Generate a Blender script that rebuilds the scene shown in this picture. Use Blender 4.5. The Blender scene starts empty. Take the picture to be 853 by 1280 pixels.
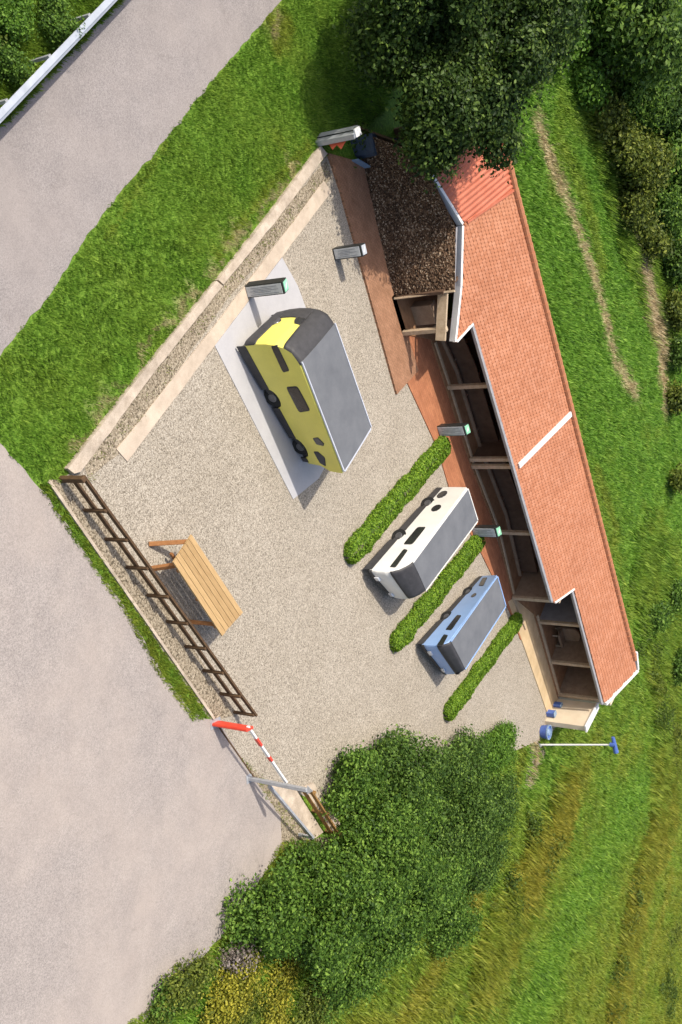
import bpy, bmesh, math, random
import numpy as np
from mathutils import Vector, Matrix
random.seed(7); rng = np.random.default_rng(7)
R = math.radians
sc = bpy.context.scene
col = sc.collection

# ------------------------------------------------------------------ camera
FPX, HCAM = 1252.0, 20.0
_n = np.array([-1600 - 426.5, 590 - 640, FPX]); _n /= np.linalg.norm(_n)
_up = -_n
_Y = np.array([0, 0, 1.0]) - _up * _up[2]; _Y /= np.linalg.norm(_Y)
_X = np.cross(_Y, _up)
AX = np.array([_X, _Y, _up])
cam_d = bpy.data.cameras.new('camera'); cam = bpy.data.objects.new('camera', cam_d); col.objects.link(cam)
cam_d.sensor_fit = 'VERTICAL'; cam_d.sensor_height = 36.0; cam_d.lens = 36.0 * FPX / 1280
cam_d.clip_end = 3000
M4 = Matrix.Identity(4)
for r_ in range(3):
    M4[r_][0] = AX[r_][0]; M4[r_][1] = -AX[r_][1]; M4[r_][2] = -AX[r_][2]
M4[2][3] = HCAM
cam.matrix_world = M4
sc.camera = cam

# ------------------------------------------------------------------ light
SUN_AZ, SUN_EL = 34.0, 54.0        # direction shadows travel (deg from +X), elevation
sd = Vector((math.cos(R(SUN_AZ)) * math.cos(R(SUN_EL)), math.sin(R(SUN_AZ)) * math.cos(R(SUN_EL)), -math.sin(R(SUN_EL))))
sl = bpy.data.lights.new('sun', 'SUN'); so = bpy.data.objects.new('sun', sl); col.objects.link(so)
sl.energy = 3.6; sl.angle = R(0.6); sl.color = (1.0, 0.94, 0.83)
so.rotation_euler = sd.to_track_quat('-Z', 'Y').to_euler(); so.location = (0, 0, 60)
w = bpy.data.worlds.new('World'); sc.world = w; w.use_nodes = True
nt = w.node_tree; bg = nt.nodes['Background']
sky = nt.nodes.new('ShaderNodeTexSky'); sky.sky_type = 'NISHITA'; sky.sun_disc = False
sky.sun_elevation = R(SUN_EL); sky.dust_density = 4.0; sky.ozone_density = .6
# towards-sun vector is -sd ; sky rotation 0 = sun at +Y, positive turns clockwise
sky.sun_rotation = math.atan2(-sd.x, -sd.y)
nt.links.new(sky.outputs[0], bg.inputs[0]); bg.inputs[1].default_value = 0.15
sc.view_settings.view_transform = 'Standard'; sc.view_settings.look = 'None'
sc.view_settings.exposure = 0.40; sc.view_settings.gamma = 1.0

# ------------------------------------------------------------------ helpers
def g(px, py, z=0.0):
    """place on the site that the drone sees at a survey mark (level z)"""
    v = AX @ np.array([px - 426.5, py - 640, FPX])
    t = (z - HCAM) / v[2]
    return Vector((v[0] * t, v[1] * t, z))
def tag(o, label=None, cat=None, group=None, kind=None):
    if label: o['label'] = label
    if cat: o['category'] = cat
    if group: o['group'] = group
    if kind: o['kind'] = kind
    return o
def empty(name, loc=(0, 0, 0), rz=0):
    o = bpy.data.objects.new(name, None); o.location = loc; o.rotation_euler = (0, 0, rz)
    o.empty_display_size = .2; col.objects.link(o); return o
def link(name, me, m, parent=None, smooth=False):
    o = bpy.data.objects.new(name, me); col.objects.link(o)
    if m is not None:
        for mm in (m if isinstance(m, (list, tuple)) else [m]): me.materials.append(mm)
    if smooth:
        for p in me.polygons: p.use_smooth = True
    if parent is not None:
        o.parent = parent
    return o
def bm_obj(name, bm, m, parent=None, smooth=False):
    bmesh.ops.recalc_face_normals(bm, faces=bm.faces)
    me = bpy.data.meshes.new(name); bm.to_mesh(me); bm.free()
    return link(name, me, m, parent, smooth)
def prism(bm, base, top, mi=0):
    """solid between two matching loops of points"""
    a = [bm.verts.new(p) for p in base]; b = [bm.verts.new(p) for p in top]
    n = len(a); fs = [bm.faces.new(a), bm.faces.new(b)]
    for i in range(n): fs.append(bm.faces.new((a[i], a[(i + 1) % n], b[(i + 1) % n], b[i])))
    for f in fs: f.material_index = mi
    return fs
def box(bm, c, sx, sy, sz, rz=0, mi=0):
    c = Vector(c); cs, sn = math.cos(rz), math.sin(rz)
    q = [(-1, -1), (1, -1), (1, 1), (-1, 1)]
    P = lambda a, b, z: Vector((c.x + cs * a * sx / 2 - sn * b * sy / 2, c.y + sn * a * sx / 2 + cs * b * sy / 2, z))
    return prism(bm, [P(a, b, c.z) for a, b in q], [P(a, b, c.z + sz) for a, b in q], mi)
def beam(bm, p, q, wd, ht, up=Vector((0, 0, 1)), mi=0):
    p, q = Vector(p), Vector(q); d = (q - p).normalized()
    if abs(d.dot(up)) > .95: up = Vector((1, 0, 0))
    s = d.cross(up).normalized(); u = s.cross(d).normalized()
    L = [(-1, -1), (1, -1), (1, 1), (-1, 1)]
    return prism(bm, [p + s * a * wd / 2 + u * b * ht / 2 for a, b in L], [q + s * a * wd / 2 + u * b * ht / 2 for a, b in L], mi)
def tube(bm, p, q, r1, r2=None, n=10, mi=0):
    p, q = Vector(p), Vector(q); r2 = r1 if r2 is None else r2
    d = (q - p).normalized(); up = Vector((0, 0, 1)) if abs(d.z) < .9 else Vector((1, 0, 0))
    s = d.cross(up).normalized(); u = s.cross(d)
    C = lambda c, r: [c + s * math.cos(6.2832 * i / n) * r + u * math.sin(6.2832 * i / n) * r for i in range(n)]
    return prism(bm, C(p, r1), C(q, r2), mi)
def bevel(bm, w_, seg=2):
    bmesh.ops.bevel(bm, geom=list(bm.edges), offset=w_, segments=seg, affect='EDGES', profile=.5)
def inpoly(x, y, P):
    x = np.asarray(x); y = np.asarray(y); r = np.zeros(x.shape, bool); n = len(P)
    for i in range(n):
        x1, y1 = P[i][0], P[i][1]; x2, y2 = P[(i + 1) % n][0], P[(i + 1) % n][1]
        if y1 == y2: continue
        c = ((y1 > y) != (y2 > y)) & (x < (x2 - x1) * (y - y1) / (y2 - y1) + x1); r ^= c
    return r
def segdist(x, y, P):
    d = np.full(np.shape(x), 1e9)
    for a, b in zip(P[:-1], P[1:]):
        ax, ay, bx, by = a[0], a[1], b[0], b[1]; L = (bx - ax) ** 2 + (by - ay) ** 2
        t = np.clip(((x - ax) * (bx - ax) + (y - ay) * (by - ay)) / L, 0, 1)
        d = np.minimum(d, np.hypot(x - ax - t * (bx - ax), y - ay - t * (by - ay)))
    return d
_ph = rng.uniform(0, 6.28, (6, 8, 2)); _dr = rng.uniform(0, 6.28, (6, 8))
def fbm(x, y, scale, octv=4):
    s = 0; a = 1.; tot = 0
    for o in range(octv):
        k = 2 * math.pi / scale * (2 ** o)
        v = 0
        for i in range(5):
            th = _dr[o, i]; kk = k * (.7 + .13 * i)
            v = v + np.sin(kk * (x * math.cos(th) + y * math.sin(th)) + _ph[o, i, 0] + 1.3 * np.sin(kk * .6 * (y * math.cos(th) - x * math.sin(th)) + _ph[o, i, 1]))
        s = s + a * v / 5; tot += a; a *= .55
    return s / tot * 1.6
def ragged(P, amp=.12, step=.25, scale=1.2, seed=0, closed=True, keep=()):
    out = []; n = len(P)
    for i in range(n if closed else n - 1):
        a, b = Vector(P[i]), Vector(P[(i + 1) % n]); L = (b - a).length; k = max(1, int(L / step))
        nn = Vector((-(b - a).y, (b - a).x, 0)).normalized()
        for j in range(k):
            p = a.lerp(b, j / k)
            am = 0 if i in keep else amp
            out.append(p + nn * am * float(fbm(np.array(p.x + seed * 17), np.array(p.y), scale, 5)))
    return out
def sheet(name, P, z, m, kind='structure', thick=0.0, parent=None):
    bm = bmesh.new()
    if thick:
        prism(bm, [Vector((p[0], p[1], z - thick)) for p in P], [Vector((p[0], p[1], z)) for p in P])
    else:
        f = bm.faces.new([bm.verts.new((p[0], p[1], z)) for p in P])
        f.normal_update()
        if f.normal.z < 0: f.normal_flip()
        bmesh.ops.triangulate(bm, faces=bm.faces)
        me = bpy.data.meshes.new(name); bm.to_mesh(me); bm.free()
        o = link(name, me, m, parent)
        return tag(o, kind=kind) if kind else o
    o = bm_obj(name, bm, m, parent)
    return tag(o, kind=kind) if kind else o
def G(*pts, z=0.0): return [g(x, y, z) for x, y in pts]

# ------------------------------------------------------------------ materials
class NT:
    def __init__(s, name):
        s.m = bpy.data.materials.new(name); s.m.use_nodes = True; s.t = s.m.node_tree; s.b = s.t.nodes['Principled BSDF']
    def n(s, typ, **k):
        x = s.t.nodes.new('ShaderNode' + typ)
        for a, v in k.items():
            if a in x.bl_rna.properties.keys(): setattr(x, a, v)
            else: x.inputs[a].default_value = v
        return x
    def l(s, a, b): s.t.links.new(a, b)
    def ramp(s, fac, stops):
        r = s.n('ValToRGB'); e = r.color_ramp.elements
        while len(e) < len(stops): e.new(.5)
        for i, (p, c) in enumerate(stops): e[i].position = p; e[i].color = (*c, 1)
        s.l(fac, r.inputs[0]); return r.outputs[0]
    def coord(s):
        return s.n('NewGeometry').outputs['Position']
    def noise(s, scale, detail=4, rough=.6, co=None):
        x = s.n('TexNoise'); x.inputs['Scale'].default_value = scale; x.inputs['Detail'].default_value = detail
        x.inputs['Roughness'].default_value = rough
        s.l(co or s.coord(), x.inputs['Vector']); return x.outputs['Fac']
    def mix(s, f, a, b, mode='MIX'):
        x = s.n('Mix'); x.data_type = 'RGBA'; x.blend_type = mode
        for v, i in ((f, 0), (a, 6), (b, 7)):
            if hasattr(v, 'links') or isinstance(v, bpy.types.NodeSocket): s.l(v, x.inputs[i])
            else: x.inputs[i].default_value = v if i == 0 else (*v, 1)
        return x.outputs[2]
    def bump(s, h, strength, dist):
        x = s.n('Bump'); x.inputs['Strength'].default_value = strength; x.inputs['Distance'].default_value = dist
        s.l(h, x.inputs['Height']); s.l(x.outputs[0], s.b.inputs['Normal'])
    def done(s, c, rough=.8, spec=.3, metal=0):
        if isinstance(c, bpy.types.NodeSocket): s.l(c, s.b.inputs['Base Color'])
        else: s.b.inputs['Base Color'].default_value = (*c, 1)
        s.b.inputs['Roughness'].default_value = rough; s.b.inputs['Specular IOR Level'].default_value = spec
        s.b.inputs['Metallic'].default_value = metal
        return s.m
def mat_mottled(name, c1, c2, scale, rough=.8, spec=.3, fine=None, bumpd=0, big=None, metal=0, streak=None):
    t = NT(name); co = t.coord()
    f = t.noise(scale, 5, .65, co)
    c = t.ramp(f, [(.3, c1), (.7, c2)])
    if big:
        f2 = t.noise(big[0], 3, .5, co); c = t.mix(1.0, c, t.ramp(f2, [(.35, (big[1],) * 3), (.65, (1, 1, 1))]), 'MULTIPLY')
    if fine:
        f3 = t.noise(fine[0], 2, .7, co); c = t.mix(1.0, c, t.ramp(f3, [(.3, (fine[1],) * 3), (.7, (1, 1, 1))]), 'MULTIPLY')
    if bumpd: t.bump(f, .6, bumpd)
    return t.done(c, rough, spec, metal)
def mat_gravel(name, dark, mid, light, scale, bd=.02):
    t = NT(name); co = t.coord()
    v = t.n('TexVoronoi'); v.inputs['Scale'].default_value = scale; t.l(co, v.inputs['Vector'])
    sep = t.n('SeparateColor'); t.l(v.outputs['Color'], sep.inputs[0])
    c = t.ramp(sep.outputs[0], [(.0, dark), (.3, mid), (.75, light), (1, tuple(min(1, x * 1.25) for x in light))])
    edge = t.ramp(v.outputs['Distance'], [(.3, (1, 1, 1)), (.8, (.70, .68, .65))])
    c = t.mix(1.0, c, edge, 'MULTIPLY')
    f = t.noise(.35, 4, .6, co)
    c = t.mix(1.0, c, t.ramp(f, [(.3, (.88, .87, .85)), (.7, (1, 1, 1))]), 'MULTIPLY')
    f2 = t.noise(scale * .35, 3, .6, co)
    c = t.mix(1.0, c, t.ramp(f2, [(.3, (.85, .84, .82)), (.7, (1.0, 1, 1))]), 'MULTIPLY')
    t.bump(v.outputs['Distance'], .6, -bd)
    return t.done(c, .9, .2)
def mat_asphalt(name, base, warm):
    t = NT(name); co = t.coord()
    f = t.noise(28, 3, .8, co)
    lo = tuple(x * .68 for x in base); hi = tuple(min(1, x * 1.25) for x in base)
    c = t.ramp(f, [(.35, lo), (.65, hi)])
    f1 = t.noise(.22, 5, .6, co)
    c = t.mix(t.ramp(f1, [(.42, (0, 0, 0)), (.68, (.75,) * 3)]), c, warm)
    f2 = t.noise(1.1, 5, .7, co)
    c = t.mix(1.0, c, t.ramp(f2, [(.3, (.88, .88, .89)), (.7, (1.04,) * 3)]), 'MULTIPLY')
    f3 = t.noise(60, 1, .8, co)
    c = t.mix(1.0, c, t.ramp(f3, [(.3, (.82,) * 3), (.7, (1.08,) * 3)]), 'MULTIPLY')
    vc = t.n('TexVoronoi'); vc.feature = 'DISTANCE_TO_EDGE'; vc.inputs['Scale'].default_value = .28
    wv = t.n('VectorMath'); wv.operation = 'ADD'; t.l(co, wv.inputs[0]); nz = t.n('TexNoise'); nz.inputs['Scale'].default_value = 1.3; nz.inputs['Detail'].default_value = 6; t.l(co, nz.inputs['Vector'])
    sc_ = t.n('VectorMath'); sc_.operation = 'SCALE'; sc_.inputs['Scale'].default_value = 1.6; t.l(nz.outputs['Color'], sc_.inputs[0]); t.l(sc_.outputs[0], wv.inputs[1]); t.l(wv.outputs[0], vc.inputs['Vector'])
    ck = t.ramp(vc.outputs['Distance'], [(.0, (.80, .79, .78)), (.006, (1, 1, 1))]); c = t.mix(t.ramp(t.noise(.5, 2, .5, co), [(.5, (0, 0, 0)), (.6, (.7,) * 3)]), c, t.mix(1.0, c, ck, 'MULTIPLY'))
    spt = t.ramp(t.noise(.8, 6, .75, co), [(.62, (1, 1, 1)), (.72, (.86, .85, .84))]); c = t.mix(1.0, c, spt, 'MULTIPLY')
    t.bump(f, .35, .012)
    return t.done(c, .9, .2)
def mat_leaf(name, c1, c2, c3, trans=.3, rough=.55):
    """c1 dark, c2 mid, c3 light leaf colour, chosen per leaf"""
    t = NT(name)
    a = t.n('Attribute'); a.attribute_name = 'var'
    c = t.ramp(a.outputs['Fac'], [(0, c1), (.5, c2), (1, c3)])
    d = t.n('BsdfTranslucent'); t.l(c, d.inputs[0])
    t.done(c, rough, .25)
    mx = t.n('MixShader'); mx.inputs[0].default_value = trans
    out = t.t.nodes['Material Output']
    t.l(t.b.outputs[0], mx.inputs[1]); t.l(d.outputs[0], mx.inputs[2]); t.l(mx.outputs[0], out.inputs[0])
    return t.m
def mat_wood(name, c1, c2, rough=.7, axis=(1, 1, 12), scale=3, obj=True):
    t = NT(name)
    co = t.n('TexCoord').outputs['Object']
    mp = t.n('Mapping'); mp.inputs['Scale'].default_value = axis; t.l(co, mp.inputs[0])
    f = t.noise(scale, 5, .65, mp.outputs[0])
    c = t.ramp(f, [(.3, c1), (.7, c2)])
    t.bump(f, .3, .01)
    return t.done(c, rough, .25)

M = {}
M['gravel'] = mat_gravel('gravel', (.19, .165, .132), (.36, .318, .262), (.465, .42, .355), 33, .009)
M['gravel_fine'] = mat_gravel('weedy_gravel', (.10, .082, .058), (.27, .222, .16), (.39, .335, .255), 24, .012)
M['road'] = mat_asphalt('road_asphalt', (.28, .252, .24), (.305, .268, .248))
M['apron'] = mat_asphalt('pale_asphalt', (.325, .288, .265), (.385, .328, .288))
M['concrete'] = mat_mottled('pale_concrete', (.48, .39, .30), (.62, .51, .40), 2.5, fine=(40, .85), big=(.6, .82))
M['kerb'] = mat_mottled('weathered_kerb', (.42, .34, .26), (.64, .54, .43), 3, fine=(30, .75), big=(1.2, .75), bumpd=.01)
M['pad'] = mat_mottled('smooth_grey_pad', (.40, .39, .40), (.46, .45, .455), 1.2, fine=(45, .9), rough=.6)
M['soil'] = mat_mottled('soil', (.11, .075, .04), (.24, .18, .10), 3, fine=(25, .6), bumpd=.03)
M['cream'] = mat_mottled('cream_render', (.60, .50, .36), (.68, .58, .44), 1.4, fine=(30, .94), big=(.5, .9))
M['white'] = mat_mottled('white_paint', (.66, .65, .64), (.78, .77, .76), 2, fine=(12, .93), rough=.5)
M['tan'] = mat_mottled('tan_paving', (.50, .36, .20), (.62, .47, .29), 1.5, fine=(30, .88), big=(.8, .85))
M['timber'] = mat_mottled('pale_timber', (.38, .28, .18), (.55, .43, .30), 6, fine=(30, .85), bumpd=.005)
M['floor'] = mat_wood('brown_deck', (.22, .115, .055), (.34, .19, .10), .7, (1, 1, 1), 3)
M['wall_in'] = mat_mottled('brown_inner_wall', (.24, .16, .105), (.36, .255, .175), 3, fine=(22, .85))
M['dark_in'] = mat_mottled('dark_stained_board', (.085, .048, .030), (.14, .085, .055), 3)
M['gutter'] = mat_mottled('grey_gutter', (.25, .245, .25), (.34, .33, .34), 4, rough=.4, spec=.5)
M['grey_metal'] = mat_mottled('galvanised_metal', (.30, .31, .33), (.42, .43, .45), 5, rough=.45, spec=.5, metal=.3)
M['rail_metal'] = mat_mottled('guardrail_metal', (.40, .43, .47), (.52, .55, .60), 3, rough=.4, spec=.5, metal=.2)
M['darkframe'] = mat_mottled('black_frame', (.012, .014, .014), (.03, .032, .032), 8, rough=.45)
M['panel'] = mat_mottled('pale_panel', (.36, .38, .40), (.50, .52, .54), 8, rough=.35, spec=.5)
M['panelline'] = mat_mottled('panel_print', (.13, .14, .16), (.22, .23, .25), 20)
M['green'] = mat_mottled('mint_green', (.20, .50, .32), (.30, .62, .42), 12, rough=.4)
M['red'] = mat_mottled('red_paint', (.62, .045, .022), (.74, .07, .035), 4, rough=.4, spec=.5, fine=(30, .85))
M['orange'] = mat_mottled('orange_red_cloth', (.60, .10, .05), (.70, .14, .07), 4)
M['blue_p'] = mat_mottled('blue_plastic', (.05, .10, .34), (.09, .16, .45), 5, rough=.4, spec=.5)
M['fence'] = mat_mottled('brown_fence_timber', (.060, .034, .017), (.13, .075, .036), 6, fine=(40, .7), bumpd=.006)
M['fence_y'] = mat_mottled('ochre_fence_timber', (.20, .11, .035), (.32, .18, .06), 6, fine=(40, .75))
M['bark'] = mat_mottled('bark', (.035, .026, .018), (.10, .075, .05), 8, fine=(30, .6), bumpd=.02)
M['rubber'] = mat_mottled('tyre_rubber', (.012, .012, .012), (.022, .022, .022), 8, rough=.8)
M['glass'] = mat_mottled('tinted_glass', (.018, .017, .020), (.032, .030, .034), 3, rough=.18, spec=.6)
M['trim'] = mat_mottled('dark_trim', (.035, .034, .036), (.055, .053, .056), 5, rough=.55)
M['alu'] = mat_mottled('alloy_rim', (.10, .10, .105), (.16, .16, .17), 9, rough=.35, spec=.6, metal=.5)
M['lamp'] = mat_mottled('headlight_lens', (.55, .56, .58), (.70, .71, .73), 9, rough=.15, spec=.7)
M['navy'] = mat_mottled('dark_blue_sheet', (.035, .05, .075), (.06, .08, .115), 4, rough=.5)
M['navy_light'] = mat_mottled('blue_grey_board', (.16, .24, .34), (.22, .30, .42), 4, rough=.5)

# table planks
t = NT('golden_plank'); co = t.n('TexCoord').outputs['Object']
mp = t.n('Mapping'); mp.inputs['Scale'].default_value = (1.2, 22, 22); t.l(co, mp.inputs[0])
f = t.noise(2.0, 5, .6, mp.outputs[0])
oi = t.n('Attribute'); oi.attribute_name = 'var'
c = t.ramp(f, [(.3, (.36, .225, .095)), (.7, (.53, .36, .175))])
c = t.mix(1.0, c, t.ramp(oi.outputs['Fac'], [(0, (.80, .78, .75)), (1, (1, 1, 1))]), 'MULTIPLY')
t.bump(f, .2, .004); M['plank'] = t.done(c, .55, .35)
M['leg'] = mat_mottled('brown_leg', (.24, .10, .035), (.34, .16, .06), 6, fine=(30, .85))

# brick paving (herringbone-ish courses along the path)
def mat_brick(name, c1, c2, mort, rot, bw=.22, bh=.075):
    t = NT(name); mp = t.n('Mapping'); mp.inputs['Rotation'].default_value = (0, 0, rot); t.l(t.coord(), mp.inputs[0])
    b = t.n('TexBrick'); b.inputs['Scale'].default_value = 1; b.inputs['Mortar Size'].default_value = .007
    b.inputs['Brick Width'].default_value = bw; b.inputs['Row Height'].default_value = bh
    b.inputs['Color1'].default_value = (*c1, 1); b.inputs['Color2'].default_value = (*c2, 1); b.inputs['Mortar'].default_value = (*mort, 1)
    t.l(mp.outputs[0], b.inputs['Vector'])
    f = t.noise(1.5, 5, .7); f2 = t.noise(22, 3, .7)
    c = t.mix(1.0, b.outputs[0], t.ramp(f, [(.3, (.76, .74, .72)), (.7, (1.05, 1.05, 1.05))]), 'MULTIPLY')
    c = t.mix(1.0, c, t.ramp(f2, [(.3, (.75,) * 3), (.7, (1.1,) * 3)]), 'MULTIPLY')
    t.bump(b.outputs['Fac'], .5, -.01)
    return t.done(c, .85, .2)
M['brick_a'] = mat_brick('brick_paving', (.42, .225, .135), (.34, .175, .10), (.20, .115, .07), R(-48))
M['brick_b'] = mat_brick('orange_brick_paving', (.46, .19, .095), (.38, .15, .075), (.27, .12, .07), R(-42), .5, .16)

# clay tile
t = NT('clay_tile'); a = t.n('Attribute'); a.attribute_name = 'var'
c = t.ramp(a.outputs['Fac'], [(0, (.42, .17, .088)), (.5, (.46, .195, .105)), (1, (.50, .225, .13))])
f = t.noise(.5, 4, .6); c = t.mix(1.0, c, t.ramp(f, [(.3, (.88, .85, .84)), (.7, (1.03, 1.03, 1.03))]), 'MULTIPLY')
f = t.noise(30, 3, .6); c = t.mix(1.0, c, t.ramp(f, [(.3, (.82,) * 3), (.7, (1.06,) * 3)]), 'MULTIPLY')
M['tile'] = t.done(c, .75, .25)
M['tile_flat'] = mat_mottled('ridge_clay', (.40, .155, .075), (.50, .22, .115), 4, fine=(20, .8))
M['tile_under'] = mat_mottled('roof_deck', (.38, .15, .072), (.46, .19, .095), 4)
M['metal_roof'] = mat_mottled('orange_red_sheet', (.47, .13, .068), (.54, .175, .10), 2, rough=.5, spec=.35, big=(.8, .85))

def car_paint(name, c, r=.38):
    t = NT(name); f = t.noise(1.4, 3, .5)
    cc = t.ramp(f, [(.3, tuple(x * .9 for x in c)), (.7, c)])
    f = t.noise(40, 2, .6); cc = t.mix(1.0, cc, t.ramp(f, [(.3, (.94,) * 3), (.7, (1.02,) * 3)]), 'MULTIPLY')
    t.done(cc, r, .45); return t.m
M['yellow'] = car_paint('yellow_paint', (.74, .67, .14))
M['whitep'] = car_paint('off_white_paint', (.74, .72, .67))
M['bluep'] = car_paint('light_blue_paint', (.28, .43, .72))
M['roofgrey'] = mat_mottled('grey_vehicle_roof', (.115, .12, .13), (.155, .16, .17), 1.2, rough=.6, fine=(35, .9))
M['edge'] = car_paint('pale_edge_trim', (.50, .52, .58), .35)

# ground cover field
YEL = [
    (G((650, 945), (640, 985), (600, 1060)), .9, .6), (G((595, 1120), (560, 1180), (500, 1280)), 1.1, .9),
    (G((730, 965), (690, 1030), (655, 1100)), 1.8, .75), (G((690, 1150), (660, 1210), (620, 1280)), .8, .5),
    (G((835, 1090), (815, 1180), (790, 1280)), 1.0, .8), (G((735, 160), (700, 130), (690, 230)), 1.2, .25),
    (G((700, 180), (735, 260), (750, 330)), 1.0, .35), (G((745, 590), (770, 660), (760, 690)), .8, .5),
    (G((780, 740), (775, 700), (735, 600), (700, 470)), .55, .35), (G((560, 1260), (480, 1280), (430, 1290)), 1.0, .7),
    (G((835, 350), (845, 400), (850, 420)), 1.0, .3), (G((330, 20), (360, 30), (345, 60)), .4, .6),
    (G((385, 180), (330, 240), (270, 320)), .22, .5), (G((205, 180), (130, 300)), .15, .4), (G((345,170),(352,182)), .4, .35)]
DRY = [(G((672, 152), (685, 195), (705, 245), (722, 290), (738, 335), (746, 365), (757, 400), (768, 450), (790, 490)), .55, .85),
       (G((800, 325), (812, 380), (823, 420), (826, 460), (829, 500)), 1.0, .95),
       (G((775, 250), (800, 325)), .5, .4), (G((665, 920), (668, 950), (660, 975)), .35, .9),
       (G((352, 22), (345, 45)), .18, .7), (G((375, 205), (300, 290), (215, 395), (130, 500), (92, 560)), .10, .7)]
LUSH = [(G((800, 990), (760, 1060), (700, 1180), (650, 1290)), 2.6, 1.0), (G((640, 200), (680, 330), (730, 480), (790, 620)), 2.2, .6),
        (G((790, 690), (820, 800), (830, 860)), 1.5, .5)]
def field(x, y):
    """returns dryness 0..1, straw 0..1, lush 0..1 at ground position"""
    wob = fbm(x, y, 3.5, 4); wob2 = fbm(x + 50, y + 9, 1.1, 3)
    d = np.clip(.16 + .26 * fbm(x + 31, y, 7, 4) + .20 * fbm(x, y + 17, 2.2, 3) + .014 * (x - 5) * (y > 28), 0, .68)
    d = np.where((y < 33) & (x < 0), .14 + .13 * wob, d)
    for P, wd, s in YEL:
        dd = segdist(x, y, P) / (wd * (1 + .45 * wob)); d = np.maximum(d, s * np.clip(1.4 - dd, 0, 1))
    st = np.zeros_like(x)
    for P, wd, s in DRY:
        dd = segdist(x + .35 * wob2, y + .5 * wob, P) / (wd * (1 + .8 * wob2 + .3 * wob)).clip(.05) + .45 * fbm(x + 3, y, .6, 2); st = np.maximum(st, s * np.clip(1.5 - dd, 0, 1))
    lu = np.zeros_like(x)
    for P, wd, s in LUSH:
        dd = segdist(x, y, P) / (wd * (1 + .4 * wob)); lu = np.maximum(lu, s * np.clip(1.5 - dd, 0, 1))
    return np.clip(d * (1 - .75 * lu), 0, 1), np.clip(st, 0, 1), np.clip(lu, 0, 1)
# grass colour = ramp of 'var' mixed to ochre by 'dry' and to straw by 'straw'
def mat_field(name, ground=False):
    t = NT(name)
    A = lambda nm: (lambda a: (setattr(a, 'attribute_name', nm), a.outputs['Fac'])[1])(t.n('Attribute'))
    if ground:
        v = t.noise(9, 6, .8)
        v = t.ramp(v, [(.3, (0, 0, 0)), (.7, (1, 1, 1))])
    else: v = A('var')
    k = .8 if ground else 1
    c = t.ramp(v, [(0, (.034 * k, .086 * k, .010 * k)), (.5, (.115 * k, .25 * k, .022 * k)), (1, (.30 * k, .47 * k, .07 * k))])
    cd = t.ramp(v, [(0, (.075 * k, .085 * k, .010)), (.5, (.22 * k, .215 * k, .022)), (1, (.42 * k, .37 * k, .06))])
    cs = t.ramp(v, [(0, (.26, .18, .09)), (.5, (.46, .36, .21)), (1, (.62, .52, .36))])
    c = t.mix(A('dry'), c, cd); c = t.mix(A('straw'), c, cs)
    t.done(c, .7 if ground else .55, .15)
    if ground: t.bump(t.noise(14, 5, .8), .7, .05)
    else:
        d = t.n('BsdfTranslucent'); t.l(c, d.inputs[0]); mx = t.n('MixShader'); mx.inputs[0].default_value = .35
        t.l(t.b.outputs[0], mx.inputs[1]); t.l(d.outputs[0], mx.inputs[2]); t.l(mx.outputs[0], t.t.nodes['Material Output'].inputs[0])
    return t.m
M['ground'] = mat_field('meadow_ground', True)
M['grass'] = mat_field('grass_blades')

def set_attr(me, name, vals):
    a = me.attributes.new(name, 'FLOAT', 'POINT'); a.data.foreach_set('value', np.asarray(vals, dtype=np.float32).ravel())

# ------------------------------------------------------------------ terrain
def ground_mesh():
    xs = np.concatenate([[-700, -300, -120], np.arange(-70, 70.1, .5), [120, 300, 700]])
    ys = np.concatenate([[-400, -100, 0], np.arange(8, 125.1, .5), [160, 300, 900]])
    XX, YY = np.meshgrid(xs, ys); nx, ny = len(xs), len(ys)
    # gentle relief only well away from the level yard
    away = np.clip((YY - 62) / 25, 0, 1)
    ZZ = away * (.5 * fbm(XX, YY, 22, 2))
    v = np.stack([XX.ravel(), YY.ravel(), ZZ.ravel()], 1)
    i = np.arange(nx * ny).reshape(ny, nx)
    q = np.stack([i[:-1, :-1], i[:-1, 1:], i[1:, 1:], i[1:, :-1]], -1).reshape(-1, 4)
    me = bpy.data.meshes.new('ground'); me.from_pydata(v.tolist(), [], q.tolist())
    d, s, lu = field(v[:, 0], v[:, 1]); set_attr(me, 'dry', d); set_attr(me, 'straw', s)
    tag(link('ground', me, M['ground'], smooth=True), kind='structure')
ground_mesh()

FENCE_DIR = (g(310, 893) - g(75, 600)).normalized()
# pavements: ragged outlines in plan
road_P = [g(-320, 560), g(-60, 490), g(0, 445), g(60, 372), g(105, 300), g(155, 235), g(205, 178), g(255, 112), g(305, 55), g(352, 0), g(430, -95), g(600, -300),
          g(330, -300), g(152, 0), g(75, 78), g(0, 158), g(-200, 330)]
sheet('road', ragged(road_P, .10, .2, .9, 1), .012, M['road'])
apron_P = [g(-60, 500), g(0, 553), g(30, 590), g(50, 608), g(100, 682), g(160, 765), g(200, 838), g(240, 892), g(262, 899), g(276, 905), g(300, 945), g(316, 972),
           g(345, 1005), g(358, 1042), g(345, 1072), g(318, 1110), g(285, 1160), g(235, 1215), g(190, 1262), g(165, 1300), g(60, 1450), g(-350, 1500), g(-500, 900), g(-300, 560)]
sheet('forecourt', ragged(apron_P, .09, .2, .9, 3), .016, M['apron'])
yard_P = G((92, 590), (272, 362), (408, 195), (420, 200), (455, 205), (560, 440), (720, 880), (690, 915), (676, 925), (640, 940), (520, 960), (420, 990), (392, 1000), (355, 985), (318, 978), (276, 908), (258, 894), (62, 604))
sheet('gravel_yard', yard_P, .008, M['gravel'])
pad_P = G((268, 432), (352, 322), (372, 358), (412, 470), (418, 560), (398, 598), (366, 624))
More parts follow.
